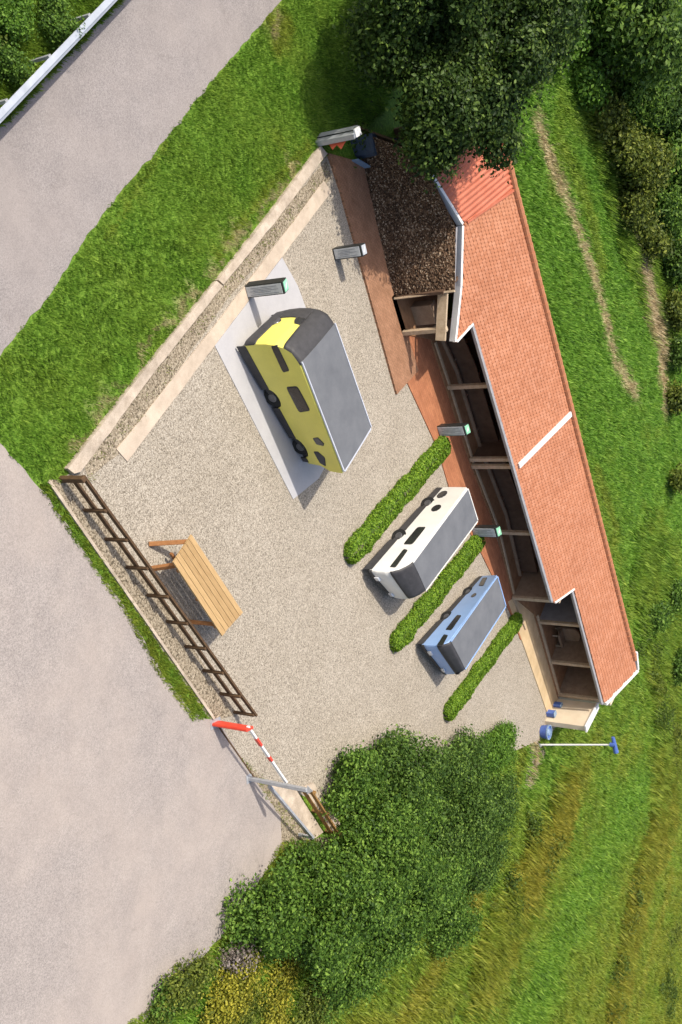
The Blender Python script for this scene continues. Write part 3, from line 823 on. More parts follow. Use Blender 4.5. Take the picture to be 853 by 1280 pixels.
camper('white_campervan', 'off-white campervan with grey roof parked between two low hedges',
       v3((2.29, 33.83), (3.49, 36.06), (-1.21, 40.25), (1.96, 34.77), (3.16, 36.0), (-1.21, 39.9), (0.24, 41.09)), 1.8, .10, M['whitep'],
       [rect((.063, .55), (.062, .69), (.233, .66), (.244, .54)), rect((.308, .43), (.312, .65), (.496, .65), (.492, .43)),
        ell(.732, .51, .04, .12), ell(.905, .34, .045, .13)],
       [(.40, .055), (.80, .055)], .13,
       [('windscreen', lambda j: (.40 + .03 * j, .98), (.02, .98), M['trim']), ('bumper', lambda j: (.0, .06), (.0, 1.0), M['trim'])],
       [(.22, .09), (.80, .09)], None, edge=M['whitep'])
camper('blue_campervan', 'light blue campervan with grey roof nearest the end of the shed',
       v3((5.68, 38.58), (7.28, 41.13), (2.95, 45.05), (5.45, 38.85), (6.87, 40.45), (2.78, 43.9), (4.33, 45.07)), 1.6, .05, M['bluep'],
       [rect((.01, .66), (.012, .84), (.137, .77), (.146, .61)), rect((.219, .53), (.216, .75), (.4, .71), (.406, .52)),
        ell(.698, .56, .03, .09), rect((.845, .42), (.842, .66), (.966, .52), (.961, .30))],
       [(.40, .058), (.76, .058)], .12,
       [('windscreen', lambda j: (.42 + .03 * j, .98), (.02, .98), M['trim']), ('bumper', lambda j: (.0, .08), (.0, 1.0), M['trim'])],
       [(.22, .14), (.80, .14)], None, edge=M['bluep'])

# ------------------------------------------------------------------ service pillars
def pillar(fl, fr, bl, h, label, green=True, m_side=None):
    """fl front-left, fr front-right, bl back-left foot marks"""
    a, b, c_ = g(*fl), g(*fr), g(*bl); d_ = b + (c_ - a)
    root = empty('service_pillar', a); tag(root, label, 'service pillar', 'service pillars round the yard')
    bm = bmesh.new(); top = Vector((0, 0, h)); prism(bm, [a, b, d_, c_], [p + top for p in (a, b, d_, c_)]); bevel(bm, .018, 2)
    body = child('housing', bm, M['darkframe'], root)
    nf = (b - a).cross(Vector((0, 0, 1))).normalized()
    if nf.y > 0: nf = -nf
    def pan(x0, x1, z0, z1, t0, t1, m, nm, par):
        bm = bmesh.new(); A = a.lerp(b, x0); B = a.lerp(b, x1)
        Q = [A + Vector((0, 0, z0)), B + Vector((0, 0, z0)), B + Vector((0, 0, z1)), A + Vector((0, 0, z1))]
        prism(bm, [p + nf * t0 for p in Q], [p + nf * t1 for p in Q]); return child(nm, bm, m, par)
    fp = pan(.09, .91, .07, h - .07, -.01, .018, M['panel'], 'front_panel', root)
    for x, z0, z1 in ((.25, .25, h - .25), (.38, .35, h - .45), (.50, .22, h - .2), (.62, .3, h - .5), (.78, .2, h - .2)):
        pan(x - .018, x + .018, z0, z1, .018, .023, M['panelline'], 'print_line', fp)
    bm = bmesh.new(); ctr = (a + b + d_ + c_) / 4
    sh = [ctr + (p - ctr) * .80 for p in (a, b, d_, c_)]
    prism(bm, [p + Vector((0, 0, h - .01)) for p in sh], [p + Vector((0, 0, h + .02)) for p in sh])
    tp = child('top_plate', bm, M['green'] if green else M['panel'], root)
    bm = bmesh.new(); sh = [ctr + (p - ctr) * k for p, k in zip((a, b, d_, c_), (.1, .45, .2, .45))]
    prism(bm, [p + Vector((0, 0, h + .02)) for p in sh], [p + Vector((0, 0, h + .026)) for p in sh])
    child('top_mark', bm, M['white'], tp)
    return root
pillar((305, 358), (309, 373), (310, 352), 1.52, 'service pillar with mint green top beside the yellow campervan')
pillar((415, 311), (418.5, 325.5), (421, 308), 1.22, 'service pillar with pale top on the gravel beside the brick path', False)
pillar((545, 533), (549, 545.5), (551, 529.5), 1.35, 'service pillar with mint green top at the end of the hedge furthest from the blue campervan')
pillar((588, 659), (591.5, 671), (594, 655.5), 1.28, 'service pillar with mint green top at the rear corner of the white campervan')

# grey pillar with pennant
a, b, c_ = g(393, 178), g(396, 184), g(400, 166)
root = empty('grey_pillar', a); tag(root, 'ribbed grey pillar with an orange-red pennant at the top of the retaining kerb', 'pillar')
bm = bmesh.new(); d_ = b + (c_ - a); h = 1.62; prism(bm, [a, b, d_, c_], [p + Vector((0, 0, h)) for p in (a, b, d_, c_)]); bevel(bm, .02, 2); child('shaft', bm, M['grey_metal'], root)
for f_ in (.42,):
    bm = bmesh.new(); p = a.lerp(c_, f_); nn = (c_ - a).cross(Vector((0, 0, 1))).normalized(); nn = nn if nn.x < 0 else -nn
    beam(bm, p + nn * .005 + Vector((0, 0, .03)), p + nn * .005 + Vector((0, 0, h - .05)), .05, .04); child('rib', bm, M['darkframe'], root)
bm = bmesh.new(); beam(bm, a.lerp(c_, .5) + Vector((-.06, 0, h + .03)), b.lerp(d_, .5) + Vector((.06, 0, h + .03)), .42, .06); child('cap', bm, M['white'], root)
bm = bmesh.new(); q = b.lerp(d_, .2); ex = Vector((1, .1, 0)).normalized(); th = Vector((0, .02, 0))
tri = [q + Vector((0, 0, .45)), q + Vector((0, 0, 1.22)), q + ex * .30 + Vector((0, 0, .98)), q + ex * .12 + Vector((0, 0, .80)), q + ex * .26 + Vector((0, 0, .62))]
prism(bm, tri, [p + th for p in tri]); child('pennant', bm, M['orange'], root)

# dark box under the tree
a = g(443, 197); root = empty('storage_box', a); tag(root, 'dark blue-grey box with a slanted lid in the shade under the big tree', 'box')
bm = bmesh.new(); P4 = G((436, 172), (444, 196), (470, 212), (470, 180)); hs = (.95, .8, .8, 1.0)
prism(bm, P4, [p + Vector((0, 0, z)) for p, z in zip(P4, hs)]); bevel(bm, .03, 2); child('body', bm, M['navy'], root)
bm = bmesh.new(); prism(bm, [p + Vector((0, 0, z + .01)) for p, z in zip(P4, hs)], [p + Vector((0, 0, z + .06)) for p, z in zip(P4, hs)]); child('lid', bm, M['navy'], root)
bm = bmesh.new(); beam(bm, g(443, 200, .2), g(467, 214, .2), .05, .35); child('front_board', bm, M['navy_light'], root)

# ------------------------------------------------------------------ long fence
FA, FB = g(76, 599), g(292, 890)
posts_y = [599, 638, 674, 709, 744, 777, 808, 838, 867, 890]
fr = empty('wooden_fence', FA); tag(fr, 'long dark brown post and rail fence between forecourt and gravel yard', 'fence')
fd = (FB - FA).normalized()
def line_at_y(y):
    # foot of the post whose survey mark is at row y
    lo, hi = 0., 1.
    for _ in range(40):
        m_ = (lo + hi) / 2; p = FA.lerp(FB, m_); v = AX.T @ np.array([p.x, p.y, -HCAM]); yy = 640 + FPX * v[1] / v[2]
        if yy < y: lo = m_
        else: hi = m_
    return FA.lerp(FB, lo)
for i, y in enumerate(posts_y):
    p = line_at_y(y); bm = bmesh.new(); wd = .15 if i == 0 else .09
    box(bm, (p.x, p.y, -.05), wd, wd, .92 if i == 0 else .88, math.atan2(fd.y, fd.x)); bevel(bm, .012, 1); child('post', bm, M['fence'], fr)
nrm = Vector((-fd.y, fd.x, 0))
for z, o_ in ((.80, 0.07), (.36, .07)):
    bm = bmesh.new(); A = FA + nrm * o_ - fd * .05; B = FB + nrm * o_ + fd * .12
    n = 9
    prev = A + Vector((0, 0, z))
    for i in range(n):
        q = A.lerp(B, (i + 1) / n) + Vector((0, 0, z + random.uniform(-.012, .012))); beam(bm, prev, q + fd * .01, .07, .12); prev = q
    child('rail', bm, M['fence'], fr)

# short ochre fence by the gate
sf = empty('short_fence', g(374, 990)); tag(sf, 'short ochre brown timber fence behind the grey barrier post', 'fence')
A, B = g(372, 985), g(408, 1040); sd_ = (B - A).normalized()
for f_ in (.03, .5, .97):
    p = A.lerp(B, f_); bm = bmesh.new(); box(bm, (p.x, p.y, 0), .11, .11, .74, math.atan2(sd_.y, sd_.x)); bevel(bm, .012, 1); child('post', bm, M['fence_y'], sf)
for z in (.64, .3):
    bm = bmesh.new(); beam(bm, A + Vector((0, -.08, z)) - sd_ * .1, B + Vector((0, -.08, z)) + sd_ * .15, .06, .14); child('rail', bm, M['fence_y'], sf)

# ------------------------------------------------------------------ barrier
ga = empty('barrier_gate', g(268, 904)); tag(ga, 'red and white boom barrier across the yard entrance with red end post', 'barrier')
p = g(269, 904); bm = bmesh.new()
box(bm, (p.x, p.y, 0), .10, .36, 1.40, R(8)); bevel(bm, .03, 2); rpst = child('red_post', bm, M['red'], ga)
bm = bmesh.new(); box(bm, (p.x, p.y, 0), .30, .5, .03, R(8)); child('foot_plate', bm, M['grey_metal'], rpst)
s_, e_ = g(310, 908, 1.33), g(358, 978, 1.33)
bm = bmesh.new(); beam(bm, s_, e_, .07, .11); bevel(bm, .01, 1); boom = child('boom', bm, M['white'], ga)
for f0, f1 in ((.20, .33), (.52, .60)):
    bm = bmesh.new(); beam(bm, s_.lerp(e_, f0), s_.lerp(e_, f1), .076, .116); child('red_band', bm, M['red'], boom)
# grey post and rail
gp = empty('grey_barrier_post', g(310, 973)); tag(gp, 'tall galvanised grey post with a long low rail beside the forecourt corner', 'post')
p = g(311, 973); bm = bmesh.new(); box(bm, (p.x, p.y, 0), .13, .13, 2.35, R(10)); bevel(bm, .015, 1); child('shaft', bm, M['grey_metal'], gp)
bm = bmesh.new(); box(bm, (p.x, p.y, 0), .3, .3, .03, R(10)); child('foot_plate', bm, M['grey_metal'], gp)
bm = bmesh.new(); beam(bm, g(337, 983, .75), g(391, 1047, .62), .08, .13); child('rail', bm, M['grey_metal'], gp)
bm = bmesh.new(); beam(bm, g(337, 983, .75), Vector((p.x, p.y, .95)), .06, .08); child('bracket', bm, M['grey_metal'], gp)
bm = bmesh.new(); q = g(391, 1047, .62); box(bm, (q.x, q.y, 0), .09, .09, .66, R(10)); child('rail_support', bm, M['grey_metal'], gp)
bm = bmesh.new(); q = Vector((p.x, p.y, 2.36))
prism(bm, [q + Vector((-.14, 0, -.02)), q + Vector((.14, 0, -.02)), q + Vector((0, .0, .20))], [q + Vector((-.14, .03, -.02)), q + Vector((.14, .03, -.02)), q + Vector((0, .03, .20))])
child('finial', bm, M['grey_metal'], gp)

# ------------------------------------------------------------------ table
TZ = .93
C4 = [g(240, 668, TZ), g(217, 703, TZ), g(278, 795, TZ), g(304, 765, TZ)]
tb = empty('picnic_table', (C4[0] + C4[2]) / 2 * Vector((1, 1, 0)) if False else Vector(((C4[0].x + C4[2].x) / 2, (C4[0].y + C4[2].y) / 2, 0)))
tag(tb, 'wooden table with golden plank top standing on the gravel beside the long fence', 'table')
ax = (C4[2] + C4[3] - C4[0] - C4[1]).normalized()
tb.rotation_euler = (0, 0, math.atan2(ax.y, ax.x))
Li = Matrix.Translation(tb.location) @ Matrix.Rotation(tb.rotation_euler[2], 4, 'Z'); Li = Li.inverted()
Lc = [Li @ p for p in C4]
bm = bmesh.new(); NP = 6; vv = []; lay = bm.verts.layers.float.new('var')
for k in range(NP):
    f0, f1 = (k + .04) / NP, (k + .96) / NP; b0 = len(bm.verts); e_j = random.uniform(-.02, .02)
    q = [Lc[0].lerp(Lc[1], f0), Lc[3].lerp(Lc[2], f0) + Vector((e_j, 0, 0)), Lc[3].lerp(Lc[2], f1) + Vector((e_j, 0, 0)), Lc[0].lerp(Lc[1], f1)]
    prism(bm, [p - Vector((0, 0, .055)) for p in q], q); bm.verts.ensure_lookup_table(); rv = random.random()
    for v in list(bm.verts)[b0:]: v[lay] = rv
o = bm_obj('tabletop', bm, M['plank'], tb)
bm = bmesh.new()
for f_ in (.12, .5, .88):
    beam(bm, Lc[0].lerp(Lc[3], f_) * Vector((1, .97, 1)) if False else Lc[0].lerp(Lc[3], f_) - Vector((0, 0, .085)), Lc[1].lerp(Lc[2], f_) - Vector((0, 0, .085)), .09, .05)
bm_obj('batten', bm, M['leg'], tb)
for foot, hd in (((186, 680), (.04, .14)), ((189, 711), (.08, .86)), ((236, 777), (.88, .88)), ((262, 748), (.90, .12))):
    f3 = Li @ g(*foot); h3 = Lc[0].lerp(Lc[3], hd[0]).lerp(Lc[1].lerp(Lc[2], hd[0]), hd[1]) - Vector((0, 0, .06))
    bm = bmesh.new(); beam(bm, f3, h3, .13, .13); bevel(bm, .012, 1); bm_obj('leg', bm, M['leg'], tb)
bm = bmesh.new(); beam(bm, Lc[0].lerp(Lc[1], .5) + Vector((.25, 0, -.6)), Lc[3].lerp(Lc[2], .5) + Vector((-.35, 0, -.6)), .08, .08); bm_obj('stretcher', bm, M['leg'], tb)

# ------------------------------------------------------------------ guardrail
gr_ = empty('guardrail', g(0, 150)); tag(gr_, 'pale galvanised steel guardrail along the far side of the road', 'guardrail')
A, B = g(0, 144, .62), g(140, -2, .62); dd = (B - A).normalized(); A2 = A - dd * 8; B2 = B + dd * 12
up = Vector((0, 0, 1)); sn = dd.cross(up).normalized()
if sn.x < 0: sn = -sn
prof = [(0, -.19), (.08, -.16), (.08, -.07), (.0, -.02), (0, .02), (.08, .07), (.08, .16), (0, .19)]
bm = bmesh.new(); prism(bm, [A2 + sn * x + up * z for x, z in prof] + [A2 + sn * (x - .03) + up * z for x, z in prof[::-1]],
                        [B2 + sn * x + up * z for x, z in prof] + [B2 + sn * (x - .03) + up * z for x, z in prof[::-1]])
child('rail_beam', bm, M['rail_metal'], gr_)
bm = bmesh.new(); beam(bm, A2 - sn * .08 + up * .20, B2 - sn * .08 + up * .20, .16, .03); child('top_flange', bm, M['rail_metal'], gr_)
Lg = (B2 - A2).length; k = 0
while k * 2.0 < Lg:
    p = A2 + dd * (k * 2.0 + .3) - sn * .16; bm = bmesh.new(); box(bm, (p.x, p.y, 0), .10, .07, .78, math.atan2(dd.y, dd.x))
    child('post', bm, M['grey_metal'], gr_); k += 1

# ------------------------------------------------------------------ far-end small things
p = g(674, 931); lp = empty('lamp_post', p); tag(lp, 'slim white pole with a tilted blue head on the grass past the shed end', 'lamp post')
bm = bmesh.new(); pt = g(765, 931, 4.0); tube(bm, p, pt, .055, .045, 10); child('pole', bm, M['white'], lp)
bm = bmesh.new(); c0 = pt + Vector((0, 0, .05)); tube(bm, c0 + Vector((-.42, .05, -.02)), c0 + Vector((.48, .35, .10)), .10, .15, 12); bevel(bm, .03, 2)
hd = child('lamp_head', bm, M['blue_p'], lp)
bm = bmesh.new(); tube(bm, pt + Vector((0, 0, -.1)), pt + Vector((0, 0, .22)), .12, .10, 10); child('collar', bm, M['blue_p'], lp)
bm = bmesh.new(); tube(bm, p, p + Vector((0, 0, .12)), .14, .12, 12); child('base', bm, M['grey_metal'], lp)
p = g(677, 914); bt = empty('blue_tub', p); tag(bt, 'round blue tub on the gravel corner beside the cream end wall', 'tub')
bm = bmesh.new(); tube(bm, p, p + Vector((0, 0, .42)), .34, .42, 16); bevel(bm, .02, 1); child('tub', bm, M['blue_p'], bt)
bm = bmesh.new()
for i in range(16):
    a0, a1 = i * math.pi / 8, (i + 1) * math.pi / 8
    beam(bm, p + Vector((math.cos(a0) * .40, math.sin(a0) * .40, .45)), p + Vector((math.cos(a1) * .40, math.sin(a1) * .40, .45)), .06, .07)
child('rim', bm, M['navy_light'], bt)
bm = bmesh.new(); tube(bm, p + Vector((0, 0, .42)), p + Vector((0, 0, .50)), .22, .16, 12); child('lid_knob', bm, M['navy_light'], bt)
for i, (q, lb) in enumerate((((692, 881), 'small blue hose box at the shed end of the cream wall foot'), ((684, 891), 'small blue hose box at the foot of the cream wall, nearer the round tub'))):
    p = g(*q); b_ = empty('hose_box', p); tag(b_, lb, 'hose box', 'small blue boxes on the cream wall')
    bm = bmesh.new(); box(bm, (p.x, p.y, 0), .34, .28, .46, R(-62)); bevel(bm, .03, 2); child('box', bm, M['blue_p'], b_)
    bm = bmesh.new(); box(bm, (p.x, p.y, .46), .38, .32, .05, R(-62)); bevel(bm, .015, 1); child('lid', bm, M['navy_light'], b_)

# ------------------------------------------------------------------ vegetation
def leaf_quads(C, N, size, asp=.6, fold=.25):
    """C centres (n,3), N normals (n,3) -> verts, faces arrays (two triangles folded)"""
    n = len(C)
    t_ = rng.normal(size=(n, 3)); t_ -= N * np.sum(t_ * N, 1, keepdims=True); t_ /= np.linalg.norm(t_, axis=1, keepdims=True) + 1e-9
    b_ = np.cross(N, t_); s = size[:, None]
    v0 = C - t_ * s * .5; v2 = C + t_ * s * .5; v1 = C + b_ * s * .5 * asp + N * s * fold * .5; v3_ = C - b_ * s * .5 * asp + N * s * fold * .5
    V = np.stack([v0, v1, v2, v3_], 1).reshape(-1, 3)
    i = np.arange(n)[:, None] * 4
    Fc = np.concatenate([i + np.array([[0, 1, 2]]), i + np.array([[0, 2, 3]])], 1).reshape(-1, 3)
    return V, Fc
def np_mesh(name, V, Fc, attrs):
    me = bpy.data.meshes.new(name); me.vertices.add(len(V)); me.vertices.foreach_set('co', V.astype(np.float32).ravel())
    k = Fc.shape[1]; me.loops.add(len(Fc) * k); me.polygons.add(len(Fc))
    me.loops.foreach_set('vertex_index', Fc.astype(np.int32).ravel())
    me.polygons.foreach_set('loop_start', np.arange(len(Fc), dtype=np.int32) * k)
    me.update(calc_edges=True)
    for a, v in attrs.items(): set_attr(me, a, v)
    return me
def crown_mesh(blobs, dens, lsz, up_bias=.6, shell=.45):
    Cs, Ns, Sz, Vr = [], [], [], []
    for (c_, rad) in blobs:
        rad = np.array(rad); area = 4 * math.pi * (rad[0] * rad[1] + rad[0] * rad[2] + rad[1] * rad[2]) / 3
        n = int(area * dens); d = rng.normal(size=(n, 3)); d /= np.linalg.norm(d, axis=1, keepdims=True)
        lum = fbm(d[:, 0] * 3 + c_[0], d[:, 1] * 3 + d[:, 2] * 2 + c_[1], 2.2, 3)
        rr = (1 - shell * rng.random(n) ** 1.6) * (1 + .16 * lum)
        # twig clusters: pull leaves toward random twig ends
        P = d * rr[:, None] * rad + np.array(c_)
        nc = max(4, n // 16); j = rng.integers(0, nc, n); sg = lsz * 1.25
        loose = rng.random(n) < .25
        P = np.where(loose[:, None], P, P[j] + rng.normal(size=(n, 3)) * sg); d = np.where(loose[:, None], d, d[j] * .6 + rng.normal(size=(n, 3)) * .35)
        d /= np.linalg.norm(d, axis=1, keepdims=True); lum = np.where(loose, lum, lum[j] + .9 * rng.normal(size=nc)[j] )
        keep = P[:, 2] > .03
        N = d * .8 + rng.normal(size=(n, 3)) * .55; N[:, 2] += up_bias; N /= np.linalg.norm(N, axis=1, keepdims=True)
        Cs.append(P[keep]); Ns.append(N[keep]); Sz.append((lsz * rng.uniform(.6, 1.35, n))[keep])
        Vr.append(np.clip(.43 + .19 * rng.normal(size=n) + .21 * lum, 0, 1)[keep])
    C_ = np.concatenate(Cs); N_ = np.concatenate(Ns); S_ = np.concatenate(Sz); V_ = np.concatenate(Vr)
    V, Fc = leaf_quads(C_, N_, S_); return V, Fc, np.repeat(V_, 4)
def lobes(c_, rad, n, k=.5, spread=.62, flat=1.0):
    out = [(c_, [r_ * .72 for r_ in rad])]
    for i in range(n):
        d = rng.normal(size=3); d /= np.linalg.norm(d)
        d[2] = abs(d[2]) * .9 - .25 if flat < 1 else d[2]
        s = k * rng.uniform(.6, 1.15)
        out.append(([c_[j] + d[j] * rad[j] * spread * rng.uniform(.8, 1.25) for j in range(3)], [r_ * s for r_ in rad]))
    return out
M['leaf_tree'] = mat_leaf('dark_tree_leaf', (.014, .034, .006), (.044, .085, .014), (.17, .25, .045), .3)
M['leaf_bush'] = mat_leaf('bush_leaf', (.030, .072, .010), (.095, .185, .023), (.25, .39, .06), .38)
M['leaf_olive'] = mat_leaf('olive_leaf', (.045, .070, .010), (.12, .155, .020), (.26, .29, .045), .3)
M['leaf_dark'] = mat_leaf('deep_green_leaf', (.026, .062, .010), (.080, .150, .022), (.20, .31, .05), .36)
M['leaf_meadow'] = mat_leaf('meadow_leaf', (.030, .060, .008), (.085, .135, .018), (.18, .24, .04), .32)
M['leaf_yellow'] = mat_leaf('yellow_green_leaf', (.10, .12, .012), (.28, .27, .025), (.52, .46, .06), .3)
M['leaf_lime'] = mat_leaf('lime_leaf', (.045, .11, .012), (.11, .22, .022), (.19, .33, .04), .3)
M['leaf_hedge'] = mat_leaf('hedge_leaf', (.045, .105, .008), (.14, .26, .018), (.30, .44, .04), .3)
M['leaf_lav'] = mat_leaf('dry_grey_stem', (.08, .065, .05), (.18, .15, .13), (.30, .26, .25), .1)

def plant(name, label, cat, grp, centre, rad, n_l, dens, lsz, mat, trunk=.08, trunk_h=None, k=.5, spread=.62, shell=.45, flat=1):
    root = empty(name, (centre[0], centre[1], 0)); tag(root, label, cat, grp)
    loc = [0, 0, centre[2]]
    V, Fc, vr = crown_mesh(lobes(loc, rad, n_l, k, spread, flat), dens, lsz, shell=shell)
    link('crown', np_mesh('crown', V, Fc, {'var': vr}), mat, root)
    bm = bmesh.new(); zt = centre[2]
    tube(bm, (0, 0, -.1), (0.05, .03, zt * .6), trunk, trunk * .7, 9)
    for i in range(5 if trunk > .15 else 3):
        a = i * 2.4 + centre[0]; e_ = (math.cos(a) * rad[0] * .6, math.sin(a) * rad[1] * .6, zt + rad[2] * .2)
        tube(bm, (0.03, .02, zt * .45), e_, trunk * .5, trunk * .12, 7)
    bm_obj('trunk', bm, M['bark'], root)
    return root

# big tree
plant('broadleaf_tree', 'big dark green broadleaf tree overhanging the orange sheet roof', 'tree', None, (-17.6, 33.1, 4.6), (4.7, 4.6, 3.3), 26, 230, .17, M['leaf_tree'], .32, k=.30, spread=.78, shell=.5)
TREES = [ # px, py, z, rpx, kind
    (664, 16, 3.2, 54, 'leaf_tree', 'dark tree whose crown touches the big tree, at the top of the yard'),
    (800, 30, 3.2, 68, 'leaf_dark', 'deep green tree in the top right corner of the field'),
    (755, 6, 2.0, 34, 'leaf_bush', 'green small tree between the two crowns at the top of the field'),
    (848, 100, 3.0, 60, 'leaf_dark', 'deep green tree at the right border, second from the top corner'),
    (800, 120, 1.7, 38, 'leaf_bush', 'mid green shrub just below the corner tree'),
    (850, 190, 2.2, 48, 'leaf_bush', 'mid green tree at the right border, third from the top corner'),
    (800, 205, 1.6, 42, 'leaf_olive', 'olive shrub on the inner side of the deep green border trees'),
    (840, 262, 1.6, 34, 'leaf_bush', 'mid green shrub at the right border below the three trees'),
    (793, 262, 1.0, 26, 'leaf_olive', 'small olive shrub at the upper end of the outer straw track'),
    (856, 330, 1.6, 26, 'leaf_dark', 'dark shrub cut by the right border beside the outer straw track'),
    (708, 40, 1.2, 20, 'leaf_lime', 'small bright lime shrub between the dark crowns'),
    (765, 70, 1.1, 30, 'leaf_olive', 'olive shrub between the lime shrub and the corner tree'),
    (735, 105, .7, 24, 'leaf_lime', 'light green low shrub on the grass slope right of the big tree'),
    (768, 160, .9, 28, 'leaf_olive', 'olive low shrub at the inner foot of the border trees'),
    (815, 300, 1.0, 24, 'leaf_olive', 'olive shrub left of the dark shrub at the outer straw track'),
    (848, 390, 1.0, 22, 'leaf_olive', 'olive shrub at the right border halfway along the outer straw track'),
    (852, 440, 1.0, 18, 'leaf_dark', 'dark shrub at the right border by the lower end of the outer straw track'),
    (845, 500, .8, 16, 'leaf_olive', 'olive shrub at the right border below the end of the outer straw track'),
    (850, 600, .7, 14, 'leaf_olive', 'olive shrub at the right border level with the roof seam'),
    (848, 745, .8, 20, 'leaf_bush', 'mid green shrub at the right border level with the step in the eave'),
    (822, 770, .7, 17, 'leaf_bush', 'mid green shrub in the grass behind the far roof corner'),
    (850, 830, .8, 20, 'leaf_bush', 'mid green shrub at the right border level with the far roof corner')]
for px, py, z, rpx, kd, lb in TREES:
    c_ = g(px, py, z); dist = (c_ - Vector((0, 0, HCAM))).length; r_ = rpx * dist / FPX
    plant('border_tree' if rpx > 44 else 'shrub', lb, 'tree' if rpx > 44 else 'shrub', 'trees and shrubs along the field border', (c_.x, c_.y, z), (r_ * .9, r_ * 1.5, max(.5, min(z * .95, r_ * .8))), 11, 50 if r_ > 2.5 else 75, .32 if r_ > 2.5 else .26, M[kd], .14, k=.45, shell=.5)
BUSH = [
    (458, 972, 1.2, 40, 'leaf_bush', 'green bush bordering the gravel, nearest the ochre fence'),
    (520, 962, 1.3, 52, 'leaf_dark', 'darker green bush bordering the gravel, middle of its edge'),
    (585, 975, 1.1, 48, 'leaf_dark', 'darker green bush beside the round low lime shrub'),
    (482, 1048, 1.6, 42, 'leaf_bush', 'green bush reaching over the end of the ochre fence'),
    (515, 1035, 1.8, 62, 'leaf_bush', 'tall green bush in the middle of the thicket'),
    (585, 1040, 1.2, 50, 'leaf_dark', 'dark green bush on the meadow side of the thicket'),
    (414, 1104, 1.5, 42, 'leaf_bush', 'green bush by the bend of the forecourt edge'),
    (470, 1100, 1.9, 60, 'leaf_bush', 'broad green bush below the middle of the thicket'),
    (545, 1110, 1.5, 48, 'leaf_bush', 'green bush on the meadow edge of the thicket'),
    (355, 1140, 1.3, 48, 'leaf_bush', 'green bush next to the grey dried stems'),
    (425, 1165, 1.7, 58, 'leaf_bush', 'big green bush between the dried stems and the meadow'),
    (495, 1170, 1.3, 42, 'leaf_bush', 'green bush at the lower meadow corner of the thicket'),
    (445, 1225, 1.2, 40, 'leaf_bush', 'lowest green bush of the thicket, above the ochre grass'),
    (622, 1005, .9, 36, 'leaf_dark', 'dark green bush of the thicket nearest the round lime shrub'),
    (612, 1075, .9, 38, 'leaf_dark', 'dark green bush on the meadow side, second from the round lime shrub'),
    (572, 1150, .9, 34, 'leaf_bush', 'green bush on the thicket edge where the ochre grass begins')]
for px, py, z, rpx, kd, lb in BUSH:
    c_ = g(px, py, z); dist = (c_ - Vector((0, 0, HCAM))).length; r_ = rpx * dist / FPX
    plant('bush', lb, 'bush', 'bushes of the thicket beside the forecourt', (c_.x, c_.y, z * .75), (r_ * 1.0, r_ * 1.6, z * .95), 12, 150, .13, M[kd], .06, k=.42, spread=.70, shell=.5)
for px, py, z, rpx, kd, lb, dn, sz in [
    (630, 938, .75, 27, 'leaf_lime', 'round low lime green shrub at the gravel edge beside the lamp post', 330, .10),
    (300, 1235, .6, 38, 'leaf_yellow', 'bright yellow flowering bush below the dried grey stems', 240, .10),
    (240, 1238, .7, 30, 'leaf_olive', 'olive green bush left of the yellow flowering bush', 240, .10),
    (215, 1255, .5, 20, 'leaf_bush', 'small green bush furthest out on the forecourt edge', 240, .10),
    (352, 1235, .5, 30, 'leaf_yellow', 'yellow-green bush touching the lower bushes', 220, .10),
    (395, 1262, .5, 34, 'leaf_olive', 'olive bush at the lower border of the thicket', 220, .10),
    (300, 1275, .4, 34, 'leaf_olive', 'olive bush below the yellow flowering bush', 220, .10),
    (345, 1275, .4, 22, 'leaf_yellow', 'little yellow bush at the very bottom edge', 220, .10)]:
    c_ = g(px, py, z); dist = (c_ - Vector((0, 0, HCAM))).length; r_ = rpx * dist / FPX
    plant('low_bush', lb, 'bush', 'low bushes', (c_.x, c_.y, z * .6), (r_, r_ * (2.3 if px > 600 else 1.6), z), 8, dn * .8, sz, M[kd], .04, k=.5, shell=.5)
